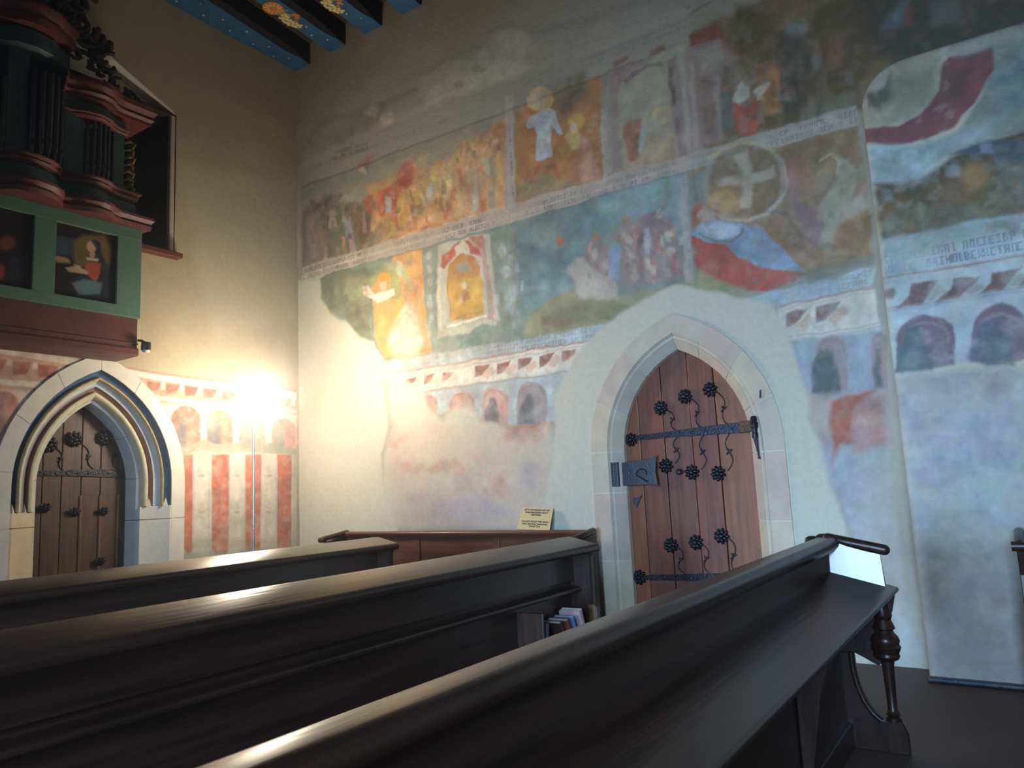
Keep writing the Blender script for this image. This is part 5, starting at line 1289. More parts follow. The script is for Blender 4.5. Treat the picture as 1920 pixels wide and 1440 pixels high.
    return np.clip(col, .004, .95), hh
def grid_wall(name, surf, U0, U1, V0, V1, g, base, seed, pos, normal, thick, hole=None, under=None, clip=None):
    """dense painted wall face with relief, closed by sides and a back; pos(u,v)->point, hole(u,v)->bool"""
    nu = int(round((U1-U0)/g))+1; nv = int(round((V1-V0)/g))+1
    col, hh = paint_grid(surf, U0, V0, nu, nv, g, base, seed)
    UU, VV = np.meshgrid(U0+np.arange(nu)*g, V0+np.arange(nv)*g, indexing='ij')
    P = pos(UU, VV); N = np.array(normal, float)
    P = P+N*hh[..., None] if under is None else P+under(UU, VV, hh)
    co = P.reshape(-1, 3)
    idx = np.arange(nu*nv).reshape(nu, nv)
    q = np.stack([idx[:-1, :-1], idx[1:, :-1], idx[1:, 1:], idx[:-1, 1:]], -1).reshape(-1, 4)
    cu = ((UU[:-1, :-1]+UU[1:, 1:])/2).reshape(-1); cv = ((VV[:-1, :-1]+VV[1:, 1:])/2).reshape(-1)
    if hole is not None: q = q[~hole(cu, cv)]
    # orientation
    a, b_, c = co[q[0, 0]], co[q[0, 1]], co[q[0, 2]]
    if np.dot(np.cross(b_-a, c-a), N) < 0: q = q[:, ::-1]
    # body behind the face
    cor = np.array([pos(np.array(u), np.array(v)) for u, v in ((U0, V0), (U1, V0), (U1, V1), (U0, V1))]).reshape(4, 3)
    ex = []; exf = []
    if thick:
        f = cor-N*.002; bk = cor-N*thick; base_i = len(co); ex = np.vstack([f, bk]); b0 = base_i
        exf = [[b0+4, b0+5, b0+6, b0+7]]+[[b0+i, b0+(i+1) % 4, b0+4+(i+1) % 4, b0+4+i] for i in range(4)]
        co = np.vstack([co, ex]); q = np.vstack([q, np.array(exf)])
    me = bpy.data.meshes.new(name); me.vertices.add(len(co)); me.vertices.foreach_set('co', co.astype(np.float32).ravel())
    me.loops.add(len(q)*4); me.loops.foreach_set('vertex_index', q.astype(np.int32).ravel())
    me.polygons.add(len(q)); me.polygons.foreach_set('loop_start', np.arange(0, len(q)*4, 4, dtype=np.int32))
    me.update(calc_edges=True); me.validate()
    me.polygons.foreach_set('use_smooth', np.ones(len(me.polygons), bool))
    at = me.color_attributes.new('Col', 'FLOAT_COLOR', 'POINT'); rgba = np.ones((len(co), 4), np.float32); rgba[:, :3] = PAL[base]; rgba[:nu*nv, :3] = col.reshape(-1, 3)
    at.data.foreach_set('color', rgba.ravel())
    return link(name, me, M['wall'])
# pointed arch: half width w0 at offset 0, springing zs, rise r0 -> circles about (-a, zs)
class Arch:
    def __init__(s, cu, w0, zs, rise):
        s.cu, s.w0, s.zs = cu, w0, zs; s.R = (w0*w0+rise*rise)/(2*w0); s.a = s.R-w0
    def pt(s, half, t, z0=0., side=1):
        """t in 0..1 jamb, 1..2 arc"""
        if t <= 1: u, z = half, z0+(s.zs-z0)*t
        else:
            Rr = half+s.a; th = math.acos(s.a/Rr)*(t-1); u, z = -s.a+Rr*math.cos(th), s.zs+Rr*math.sin(th)
        return s.cu+side*u, z
    def top(s, half, u):
        Rr = half+s.a; d = abs(u-s.cu)+s.a; v = Rr*Rr-d*d
        return s.zs+math.sqrt(v) if v > 0 else s.zs
    def inside(s, half, u, v):
        Rr = half+s.a; d = np.abs(u-s.cu)
        return (d < half) & ((v < s.zs) | (((d+s.a)**2+(v-s.zs)**2) < Rr*Rr))
A1 = Arch(4.725, .83, 1.60, 1.12)      # doorway in the right wall
A2 = Arch(-2.315, .855, 1.55, 1.21)    # doorway in the left wall
def WB(u, v, d): return (u, d, v)      # right wall: u along x, depth into the wall = +y
def WA(u, v, d): return (-d, u, v)     # left wall: u along y, depth into the wall = -x
def sweep(name, arch, prof, t0, t1, side, W, m, parent, z0=0., n=None, smooth=35, shrink=.002):
    """closed profile [(half, depth)] swept along the arch from t0 to t1"""
    n = n or max(1, int((t1-t0)*14)) if t1 > 1 else 1
    bm = bmesh.new(); rings = []
    e = shrink
    for i in range(n+1):
        t = t0+(t1-t0)*i/n
        if i == 0: t += e
        if i == n: t -= e
        rings.append([bm.verts.new(W(*arch.pt(h, t, z0, side), d)) for h, d in prof])
    k = len(prof)
    for a, b in zip(rings, rings[1:]):
        for j in range(k): bm.faces.new((a[j], a[(j+1) % k], b[(j+1) % k], b[j]))
    bm.faces.new(rings[0]); bm.faces.new(rings[-1][::-1])
    return bmobj(name, bm, m, parent, smooth)
# ================================================================== SETTING
wr = grid_wall('wall_right', 'B', 0, 6.62, 0, 6.98, .0092, 'gr', 5, lambda u, v: np.stack([u, u*0, v], -1), (0, -1, 0), .6, hole=lambda u, v: A1.inside(.75, u, v))
tag(wr, 'right wall covered with faded medieval frescoes in painted bands, scenes and an arcade', 'wall', kind='structure')
def niche(u, v):
    top = 5.45+np.clip(-1.62-u, 0, 1.35)*.46-np.clip(-2.97-u, 0, 2)*.46
    return (u < -1.60) & (u > -4.35) & (v > 3.88) & (v < top)
wl = grid_wall('wall_left', 'A', -5.2, 0, 0, 6.98, .0110, 'gr2', 25, lambda u, v: np.stack([u*0, u, v], -1), (1, 0, 0), .6, hole=lambda u, v: A2.inside(.78, u, v) | niche(u, v)) if 'gr2' in PAL else None
if wl is None:
    PAL['gr2'] = np.array(lin('AC9F84'))
    wl = grid_wall('wall_left', 'A', -5.2, 0, 0, 6.98, .0110, 'gr2', 25, lambda u, v: np.stack([u*0, u, v], -1), (1, 0, 0), .6, hole=lambda u, v: A2.inside(.78, u, v) | niche(u, v))
tag(wl, 'left wall of ochre plaster with a painted cornice and striped drapery beside a doorway', 'wall', kind='structure')
# pier: projecting block with a rounded upper shoulder
def pier_under(UU, VV, hh):
    # distance into the rounded outline on the left edge and the top
    r = .30; du = np.clip(UU-6.372, 0, 9); top = 4.16-(UU-6.372)*.012; dv = np.clip(top-VV, 0, 9)
    e = np.minimum(np.where((du < r) & (dv < r), r-np.sqrt((r-du)**2+(r-dv)**2), np.minimum(du, dv)), 9)
    rr = .05; k = np.clip(e, 0, rr); depth = rr-np.sqrt(np.maximum(rr*rr-(rr-k)**2, 0))
    y = hh*-1+depth
    y = np.where(e <= .002, .31, y)
    P = np.zeros(UU.shape+(3,)); P[..., 1] = y; return P
pr = grid_wall('trim_pier', 'P', 6.36, 8.6, 0, 4.2, .0095, 'pl', 45, lambda u, v: np.stack([u, u*0-.3, v], -1), (0, -1, 0), 0, under=pier_under)
tag(pr, 'projecting wall pier with rounded upper shoulder, frescoed with a dark red crescent and arches', 'pier', kind='structure')
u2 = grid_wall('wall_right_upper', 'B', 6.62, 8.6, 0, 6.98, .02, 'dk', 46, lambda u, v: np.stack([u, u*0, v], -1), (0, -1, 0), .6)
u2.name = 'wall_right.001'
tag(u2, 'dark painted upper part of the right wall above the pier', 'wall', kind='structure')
o = boxo('baseboard_pier', (6.37, 8.6, -.36, -.29, 0, .03), M['iron2'], None, .012); tag(o, 'low grey stone plinth at the foot of the pier', 'plinth', kind='structure')
o = boxo('floor', (-.6, 10.5, -9.6, .6, -.1, 0), M['floor'], None, 0); tag(o, 'dark brown floor', 'floor', kind='structure')
# walls behind the photographer, with the openings the daylight comes through
def wall_with_holes(name, X0, X1, Z1, holes, y0, y1, label):
    bm = bmesh.new(); xs = sorted({X0, X1, *[h[0] for h in holes], *[h[1] for h in holes]}); zs = sorted({0, Z1, *[h[2] for h in holes], *[h[3] for h in holes]})
    for a, b in zip(xs, xs[1:]):
        for c, d in zip(zs, zs[1:]):
            if any(h[0] <= a and b <= h[1] and h[2] <= c and d <= h[3] for h in holes): continue
            box(bm, a, b, y0, y1, c, d)
    o = bmobj(name, bm, M['plain']); tag(o, label, 'wall', kind='structure'); return o
wall_with_holes('wall_back', -.6, 10.5, 6.98, [(4.35, 5.85, 0, 2.25), (7.25, 8.55, 1.2, 3.5), (2.3, 3.5, 3.1, 5.5)], -9.6, -9.3, 'plain plaster wall behind the photographer with a doorway and two windows')
o = boxo('wall_front', (10.5, 10.8, -9.6, .6, 0, 6.98), M['plain'], None, 0); tag(o, 'plain plaster wall far to the right', 'wall', kind='structure')
o = boxo('wall_left.001', (-.6, 0, -9.6, -5.2, 0, 6.98), M['plain'], None, 0); tag(o, 'plain continuation of the left wall behind the organ', 'wall', kind='structure')
o = boxo('wall_right.002', (8.6, 10.5, -.3, .3, 0, 6.98), M['plain'], None, 0); tag(o, 'plain continuation of the right wall', 'wall', kind='structure')
ce = boxo('ceiling', (-.6, 10.8, -9.6, .6, 6.98, 7.1), M['board'], None, 0); tag(ce, 'dark boarded timber ceiling above the painted beams', 'ceiling', kind='structure')
for i in range(14):
    boxo('board', (-.5+i*.3, -.21+i*.3, -9.3, -.01, 6.955, 6.98), M['board'], ce, .004)
# ------------------------------------------------------------------ ceiling beams
def star_mesh():
    v = []; n = 12
    for k, z in ((0, 0), (1, -.003)):
        for i in range(n):
            r = .020 if i % 2 == 0 else .009; a = 2*math.pi*i/n; v.append((r*math.cos(a), r*math.sin(a), z))
    f = [list(range(n)), list(range(n, 2*n))[::-1]]+[[i, (i+1) % n, n+(i+1) % n, n+i] for i in range(n)]
    me = mesh(v, f); me.materials.append(M['gilt']); return me
STAR = star_mesh()
def beam(i, xl, xr, label, wedge=False):
    sk = .1; root = empty('ceiling_beam', (xl, 0, 6.7)); tag(root, label, 'beam', 'painted ceiling beams', None)
    zb, zt, c = 6.70, 6.98, .045
    def sec(y, ch):
        d = -sk*y; l = xl+(0 if wedge else d); r = xr+d
        lc = .0 if wedge else .035
        return [(l, zt), (l, zb+lc), (l+lc, zb), (r-ch, zb), (r, zb+ch), (r, zt)]
    ys = [(-8, c), (-.42, c), (-.34, c*.9), (-.24, c*.45), (-.17, .004), (.05, .004)]
    for part, js, mt in (('painted_soffit', (1, 2, 3), 'blue'), ('dark_side', (3, 4, 5), 'beamdk'), ('dark_back', (0, 1), 'beamdk')):
        bm = bmesh.new(); R_ = [[bm.verts.new((x, y, z)) for x, z in sec(y, ch)] for y, ch in ys]
        for a, b in zip(R_, R_[1:]):
            for j in js[:-1]: bm.faces.new((a[j], a[j+1], b[j+1], b[j]))
        for v in [v for v in bm.verts if not v.link_faces]: bm.verts.remove(v)
        me = bpy.data.meshes.new(part); 
        for f in bm.faces: f.normal_update()
        bm.to_mesh(me); bm.free(); o = link(part, me, M[mt], root)
        so = o.modifiers.new('s', 'SOLIDIFY'); so.thickness = .012; so.offset = 1 if part == 'x' else -1
    bm = bmesh.new(); prism(bm, [(xl-sk*-8*(0 if wedge else 1)+.02, -8), (xr+sk*8-.02-c, -8), (xr-.05, .05), (xl+.02, .05)], lambda x, y: (x, y, zb+.05), lambda x, y: (x, y, zt)); bmobj('core', bm, M['beamdk'], root)
    r = random.Random(i)
    for k in range(16):
        y = -.2-k*.16-r.random()*.05; fx = .3 if k % 2 else .68
        l = xl+(0 if wedge else .03)-(0 if wedge else sk*y); rr = xr-.05-sk*y
        s = bpy.data.objects.new('star', STAR); S.collection.objects.link(s); s.parent = root
        s.location = (l+(rr-l)*fx+r.uniform(-.02, .02), y, zb-.0125); s.rotation_euler = (0, 0, r.random()); q = r.uniform(.6, 1); s.scale = (q, q, 1)
    return root
bs = [beam(0, -.02, .262, 'blue painted beam with small stars lying along the left wall', True),
      beam(1, .61, .90, 'blue star-painted beam second from the left wall, with an orange rosette'),
      beam(2, 1.205, 1.50, 'blue star-painted beam third from the left wall'),
      beam(3, 1.80, 2.10, 'blue star-painted beam at the top edge, farthest from the left wall')]
for i, x in enumerate((2.4, 3.0, 3.6, 4.2)): pass
def medallion(parent, x, y):
    z = 6.688
    bm = bmesh.new(); lathe(bm, [(.0, 0), (.10, 0), (.115, -.002), (.115, -.006), (.09, -.010), (.0, -.012)], (x, y, z), 24); o = bmobj('painted_rosette', bm, M['orange'], parent, 30); tag(o, 'orange painted rosette')
    bm = bmesh.new()
    for k in range(12):
        a = k*math.pi/6; capsule(bm, (x+.05*math.cos(a), y+.05*math.sin(a), z-.010), (x+.09*math.cos(a), y+.09*math.sin(a), z-.008), .008, 6)
    bmobj('rosette_petal', bm, M['cream'], o, 40)
    bm = bmesh.new()
    for k in range(26):
        t = k/25; px, py = x-.02-.045*math.sin(t*3), y+.14+t*.26
        lathe(bm, [(0, 0), (.026*(1-.3*t), -.001), (.02, -.006), (0, -.008)], (px+.05*math.sin(k*2.4)*(1-t*.3), py, z), 8)
    tag(bmobj('painted_scroll', bm, M['cream'], parent, 40), 'cream and yellow painted scrollwork')
    bm = bmesh.new()
    for k in range(8): lathe(bm, [(0, 0), (.03, -.001), (.022, -.005), (0, -.007)], (x+.04-.06*math.sin(k), y+.10+k*.03, z), 8)
    bmobj('painted_flourish', bm, M['orange'], parent, 40)
medallion(bs[1], .80, -.97); medallion(bs[2], 1.37, -.86)
# ------------------------------------------------------------------ doorway in the right wall
def rnd(lst): return lst
def surround(name, arch, prof, cuts, W, mats, label, z0=0.):
    root = empty(name); tag(root, label, 'door surround', kind='structure')
    core = [(h-(.004 if i < 1 else 0), d) for i, (h, d) in enumerate(prof)]
    for side in (-1, 1):
        for k, (a, b) in enumerate(zip(cuts[side], cuts[side][1:])):
            tilt = random.uniform(-.0015, .0015)
            sweep('stone', arch, [(h, d+tilt) for h, d in prof], a, b, side, W, mats[(k*2+(side > 0)) % len(mats)], root, z0)
        # mortar behind the joints
        sweep('mortar', arch, [(h+(.006 if d < .2 and h < arch.w0-.1 else -.004), d+.004) for h, d in prof], 0, 2, side, W, M['mortar'], root, z0, n=40, shrink=0)
    return root
prof1 = [(.83, -.012), (.672, -.012), (.655, .012), (.640, .016), (.632, .008), (.555, .085), (.550, .13), (.62, .135), (.62, .4), (.83, .4)]
surround('trim_1', A1, prof1, {-1: [0, .42, .78, 1.0, 1.30, 1.66, 2.0], 1: [0, .30, .62, .95, 1.24, 1.52, 1.80, 2.0]}, WB, [M['stone'], M['stoneg'], M['stone2']], 'pointed sandstone door surround with chamfered edge in the right wall')
# door leaf of planks
d1 = empty('door_1'); tag(d1, 'arched brown plank door with black iron strap hinges and flower rosettes', 'door', kind='structure')
seams = [4.115, 4.305, 4.53, 4.775, 4.995, 5.335]
for i, (a, b) in enumerate(zip(seams, seams[1:])):
    pts = [(a+.003, .02), (b-.003, .02)]; n = 7
    for k in range(n+1):
        u = b-.003-(b-a-.006)*k/n; pts.append((u, min(A1.top(.61, u), 9)-.004 if abs(u-A1.cu) < .61 else A1.zs))
    dd = .0 if i % 2 else .004
    bm = bmesh.new(); prism(bm, pts, lambda x, z: (x, .135+dd, z), lambda x, z: (x, .19, z)); bmobj('plank', bm, M['doorw'][(i*3+1) % 4], d1, bevel=.005)
bm = bmesh.new(); prism(bm, [(4.11, .02), (5.34, .02)]+[(5.34-1.23*k/20, A1.top(.62, 5.34-1.23*k/20)) for k in range(21)], lambda x, z: (x, .19, z), lambda x, z: (x, .22, z)); tag(bmobj('backing', bm, M['dark_door'], d1), None)
def rosette_mesh(r=.055):
    bm = bmesh.new(); lathe(bm, [(0, -.045), (.012, -.044), (.020, -.034), (.022, -.022), (.030, -.012), (.032, 0)], (0, 0, 0), 14, 'y')
    for ring, (rr, ln, rad, dep) in enumerate(((r*.60, r*.30, .017, -.020), (r*.82, r*.36, .015, -.008))):
        for k in range(9 if ring else 7):
            a = 2*math.pi*(k+.5*ring)/(9 if ring else 7); c, s = math.cos(a), math.sin(a)
            pts = [(rr*.45*c, dep*.4, rr*.45*s), (rr*c, dep-.006, rr*s), ((rr+ln*.6)*c, dep-.002, (rr+ln*.6)*s), ((rr+ln)*c, dep+.002, (rr+ln)*s)]
            tube(bm, pts, [rad*.6, rad, rad*.9, rad*.3], 7)
    fix(bm); me = bpy.data.meshes.new('rosette'); bm.to_mesh(me); bm.free(); me.materials.append(M['iron'])
    for p in me.polygons: p.use_smooth = True
    return me
ROS = rosette_mesh(.054)
def rosette(parent, W, u, z, d, rot=0, sc=1, name='rosette'):
    o = bpy.data.objects.new(name, ROS); S.collection.objects.link(o); o.parent = parent; x, y, zz = W(u, z, d)
    o.location = (x, y, zz); o.rotation_euler = (0, rot, 0) if W is WB else (rot, 0, math.pi/2); o.scale = (sc, sc, sc)
    return o
def scroll(parent, W, p0, p1, d, flip=1):
    """S-shaped iron tendril with a leaf in the middle"""
    bm = bmesh.new(); pts = []; rs = []
    (u0, z0), (u1, z1) = p0, p1
    for k in range(17):
        t = k/16; u = u0+(u1-u0)*t+.035*flip*math.sin(t*2*math.pi); z = z0+(z1-z0)*t
        pts.append(W(u, z, d)); rs.append(.0055*(1-.35*abs(t-.5)))
    tube(bm, pts, rs, 7)
    um, zm = (u0+u1)/2, (z0+z1)/2
    for a in (.6, 2.0, 3.9): tube(bm, [W(um, zm, d), W(um+.02*math.cos(a), zm+.02*math.sin(a), d-.004), W(um+.032*math.cos(a), zm+.032*math.sin(a), d)], [.006, .009, .002], 6)
    return bmobj('iron_tendril', bm, M['iron'], parent, 60)
DD = .132
ups = [(4.52, 1.95), (4.745, 2.025), (4.965, 2.06)]; mids = [(4.53, 1.455), (4.755, 1.39), (4.975, 1.37)]; lows = [(4.52, .795), (4.74, .82), (4.96, .87)]
for k, (u, z) in enumerate(ups+mids+lows): rosette(d1, WB, u, z, DD, k*.4, 1.0)
for (u, z), b in zip(ups, (4.70, 4.92, 5.15)): scroll(d1, WB, (u+.05, z-.02), (b-.04, 1.735), DD-.004, 1)
for (u, z), b in zip(mids, (4.67, 4.90, 5.12)): scroll(d1, WB, (b-.02, 1.69), (u+.08, z+.02), DD-.004, -1)
for (u, z), b in zip(lows, (4.62, 4.84, 5.07)): scroll(d1, WB, (u+.05, z-.01), (b, .56), DD-.004, 1)
def strap(parent, W, u0, u1, z0, z1, d, w0=.022, w1=.045):
    bm = bmesh.new()
    pts = [(u0, z0-w0), (u0+(u1-u0)*.3, z0+(z1-z0)*.3-w0), (u1, z1-w1), (u1, z1+w1), (u0+(u1-u0)*.6, z0+(z1-z0)*.6+w1*.85), (u0+(u1-u0)*.3, z0+(z1-z0)*.3+w0*1.2), (u0, z0+w0)]
    prism(bm, pts, lambda u, z: W(u, z, d), lambda u, z: W(u, z, d+.012)); o = bmobj('strap_hinge', bm, M['iron'], parent, bevel=.002)
    for k in range(9):
        t = (k+.5)/9; bm = bmesh.new(); x, y, z = W(u0+(u1-u0)*t, z0+(z1-z0)*t, d)
        lathe(bm, [(.012, 0), (.010, -.006), (.0, -.009)] if W is WB else [(.012, 0), (.010, .006), (0, .009)], (x, y, z), 8, 'y' if W is WB else 'x'); bmobj('rivet', bm, M['iron'], o, 50)
    return o
st = strap(d1, WB, 4.27, 5.30, 1.712, 1.728, .118); rosette(d1, WB, 4.225, 1.70, DD, .2, .95)
st2 = strap(d1, WB, 4.27, 5.30, .525, .545, .118); rosette(d1, WB, 4.215, .525, DD, .3, 1.0)
# hinge pintle on the right jamb
for kz in (1.728, .545):
    bm = bmesh.new(); prism(bm, [(5.18, .116), (5.335, .012), (5.345, .022), (5.19, .13)], lambda a, b: (a, b, kz-.045), lambda a, b: (a, b, kz+.045)); bmobj('hinge_knuckle', bm, M['iron'], d1, bevel=.003)
def pintle(u, z):
    bm = bmesh.new(); lathe(bm, [(.012, -.10), (.024, -.095), (.026, -.06), (.020, -.055), (.024, -.02), (.030, -.015), (.030, .02), (.024, .03), (.026, .06), (.016, .075)], (u, .0, z), 12)
    tube(bm, [(u, .0, z-.09), (u+.012, -.01, z-.17), (u+.018, -.014, z-.235), (u+.02, -.014, z-.26)], [.018, .011, .007, .013], 8)
    bmobj('hinge_pintle', bm, M['iron'], d1, 40)
pintle(5.335, 1.725); pintle(5.335, .55)
# lock plate spanning the jamb and the door
bm = bmesh.new(); prism(bm, [(3.99, 1.305), (4.15, 1.305), (4.44, 1.305), (4.47, 1.285), (4.455, 1.41), (4.475, 1.55), (4.43, 1.525), (4.15, 1.505), (3.99, 1.505)][::-1], lambda x, z: (x, .0+(x-3.99)*.10*0+.062, z), lambda x, z: (x, .080, z))
lp = bmobj('lock_plate', bm, M['iron2'], d1, bevel=.003); tag(lp, 'blue-grey iron lock plate with a fishtail end')
boxo('lock_staple', (3.985, 4.13, .010, .064, 1.30, 1.51), M['iron2'], lp, .004)
for k in range(6):
    for x in (4.03, 4.055, 4.085, 4.11):
        pass
for x in (4.035, 4.09):
    for k in range(7):
        bm = bmesh.new(); lathe(bm, [(.007, 0), (.005, -.005), (0, -.006)], (x, .010, 1.325+k*.027), 7, 'y'); bmobj('rivet', bm, M['iron2'], lp, 50)
bm = bmesh.new(); tube(bm, [(4.33+.05*math.cos(a/10*3.1), .056, 1.39+.05*math.sin(a/10*3.1)) for a in range(11)]+[(4.38, .056, 1.33)], .006, 6); bmobj('keyhole_ornament', bm, M['iron'], lp, 50)
bm = bmesh.new(); lathe(bm, [(.012, 0), (.012, -.03), (.024, -.04), (.026, -.052), (.016, -.064), (0, -.066)], (4.655, .135, 1.40), 14, 'y'); tag(bmobj('door_knob', bm, M['iron'], d1, 40), 'round iron knob beside the middle rosette')
boxo('latch_box', (4.055, 4.10, .035, .075, 1.165, 1.255), M['iron'], d1, .006)
bm = bmesh.new(); prism(bm, [(4.205, 1.16), (4.235, 1.115), (4.25, 1.15), (4.29, 1.22), (4.25, 1.195), (4.21, 1.20)], lambda x, z: (x, .118, z), lambda x, z: (x, .135, z)); bmobj('latch_leaf', bm, M['iron2'], d1, bevel=.003)
bm = bmesh.new(); prism(bm, [(5.40, 1.93), (5.415, 1.935), (5.42, 2.0), (5.405, 1.99)], lambda x, z: (x, -.02, z), lambda x, z: (x, 0, z)); bmobj('wall_staple', bm, M['iron'], d1)
# ------------------------------------------------------------------ doorway in the left wall
ts = (1.325)/1.55
sr = empty('trim_2'); tag(sr, 'pointed moulded door surround in the left wall with painted blue, ochre and brown rolls', 'door surround', kind='structure')
def band(nm, prof, m, t0=ts, t1=2, label=None):
    for side in (-1, 1):
        o = sweep(nm, A2, prof, t0, t1, side, WA, m, sr, 0, n=34, smooth=40, shrink=0)
        if label: tag(o, label)
def roll(h0, h1, d0, d1, bul, n=6):
    pts = [(h0+(h1-h0)*k/n, d0+(d1-d0)*k/n-bul*math.sin(math.pi*k/n)) for k in range(n+1)]
    return pts+[(h1, .42), (h0, .42)]
for side in (-1, 1):
    for a, b in ((0, .45), (.45, .77), (.77, 1.08), (1.08, 1.4), (1.4, 1.72), (1.72, 2.0)):
        sweep('stone', A2, [(.855, -.014), (.715, -.014), (.715, .42), (.855, .42)], a, b, side, WA, M['white'], sr)
    sweep('mortar', A2, [(.853, -.010), (.717, -.010), (.717, .42), (.853, .42)], 0, 2, side, WA, M['white'], sr, n=40, shrink=0)
    for a, b in ((0, .45), (.45, .77), (.77, ts)):
        sweep('stone', A2, [(.7145, -.012), (.700, -.012), (.585, .085), (.470, .125), (.470, .42), (.7145, .42)], a, b, side, WA, M['white'] if side > 0 else M['stone'], sr)
    for a, b in ((0, .45), (.45, .77), (.77, 1.05), (1.05, 1.5), (1.5, 2.0)):
        sweep('reveal_stone', A2, [(.472, .150), (.450, .165), (.438, .335), (.60, .335), (.60, .42), (.472, .42)], a, b, side, WA, M['lightb'], sr)
band('hollow', roll(.714, .655, .0, .045, -.028), M['bluered'], label='blue painted hollow')
band('roll', roll(.655, .628, .03, .035, .016), M['ochreb'], label='ochre painted roll')
band('hollow', roll(.628, .580, .04, .085, -.022), M['lightb'], label='pale blue hollow')
band('hollow', roll(.580, .532, .085, .115, -.030), M['pinkb'], label='brown-pink hollow')
band('roll', roll(.532, .472, .095, .150, .026), M['creamb'], label='cream roll moulding')
for side in (-1, 1):      # chamfer stops
    for hm, dm in ((.685, .03), (.556, .11)):
        u, z = A2.pt(hm, ts, 0, side); x, y, zz = WA(u, z, dm)
        bm = bmesh.new(); lathe(bm, [(.028, -.02), (.026, .01), (.0, .075)], (x-.01, y, zz), 4); bmobj('chamfer_stop', bm, M['white'], sr)
d2 = empty('door_2'); tag(d2, 'dark arched plank door with iron bands in the left wall under the organ', 'door', kind='structure')
seams = [-2.80, -2.64, -2.475, -2.30, -2.12, -1.95, -1.83]
for i, (a, b) in enumerate(zip(seams, seams[1:])):
    pts = [(a+.003, .02), (b-.003, .02)]
    for k in range(7):
        u = b-.003-(b-a-.006)*k/6; pts.append((u, A2.top(.50, u)))
    bm = bmesh.new(); prism(bm, pts, lambda y, z: (-.34, y, z), lambda y, z: (-.39, y, z)); bmobj('plank', bm, M['dark_door'], d2, bevel=.006)
for y in seams[3:6]:
    boxo('cover_strip', (-.341, -.326, y-.012, y+.012, .05, 1.45), M['dark_door2'], d2, .004)
strap(d2, WA, -2.77, -1.90, 1.665, 1.66, .328)
strap(d2, WA, -2.77, -1.90, .60, .60, .328)
for u, z in ((-2.60, 1.93), (-2.38, 1.985), (-2.10, 2.0)): rosette(d2, WA, u, z, .338, .3, 1.25)
for u, z in ((-2.62, 1.36), (-2.36, 1.31), (-2.10, 1.30), (-2.12, .83)): rosette(d2, WA, u, z, .338, .8, 1.0)
for u0, z0, u1, z1 in ((-2.54, 1.90, -2.44, 1.68), (-2.32, 1.95, -2.16, 1.68), (-2.04, 1.97, -1.95, 1.68)): scroll(d2, WA, (u0, z0), (u1, z1), .334)
# ------------------------------------------------------------------ niche in the left wall behind the organ
nr = empty('window_1'); tag(nr, 'deep dark wall recess with a red sill behind the organ', 'recess', kind='structure')
ys_ = [-1.60, -2.97, -4.35]; zs_ = [5.44, 6.06, 5.43]
bm = bmesh.new(); box(bm, -.58, -.55, -4.4, -1.62, 3.85, 6.1); bmobj('back', bm, M['black'], nr)  # black back stands in for the unlit depth
boxo('jamb', (-.58, -.06, -1.66, -1.598, 3.85, 5.50), M['orgdark_shade'], nr, .004); boxo('jamb_edge', (-.07, -.004, -1.66, -1.598, 3.85, 5.50), M['stoneg'], nr, .02)  # recess shade put into the dark lining, pale edge for the lit sliver
boxo('soffit', (-.58, -.004, -2.2, -1.60, 5.42, 5.45), M['orgdark_shade'], nr, .004)
boxo('lintel', (-.58, -.18, -4.4, -1.60, 5.36, 5.50), M['orgdark_shade'], nr, .02)
bm = bmesh.new(); prism(bm, [(-1.60, 5.42), (-1.60, 5.44), (-2.97, 6.10), (-4.35, 5.45), (-4.35, 5.42)], lambda y, z: (-.16, y, z), lambda y, z: (-.2, y, z)); tag(bmobj('tympanum', bm, M['white'], nr), 'pale plastered tympanum')
for a, b, c, d in ((-1.58, 5.43, -2.97, 6.07), (-2.97, 6.07, -4.36, 5.43)):
    bm = bmesh.new(); prism(bm, [(a, b), (c, d), (c, d+.03), (a, b+.03)], lambda y, z: (.004, y, z), lambda y, z: (-.2, y, z)); bmobj('arch_edge', bm, M['white'], nr, bevel=.006)
boxo('sill', (-.50, .10, -4.4, -1.565, 3.845, 3.90), M['orgred'], nr, .008)
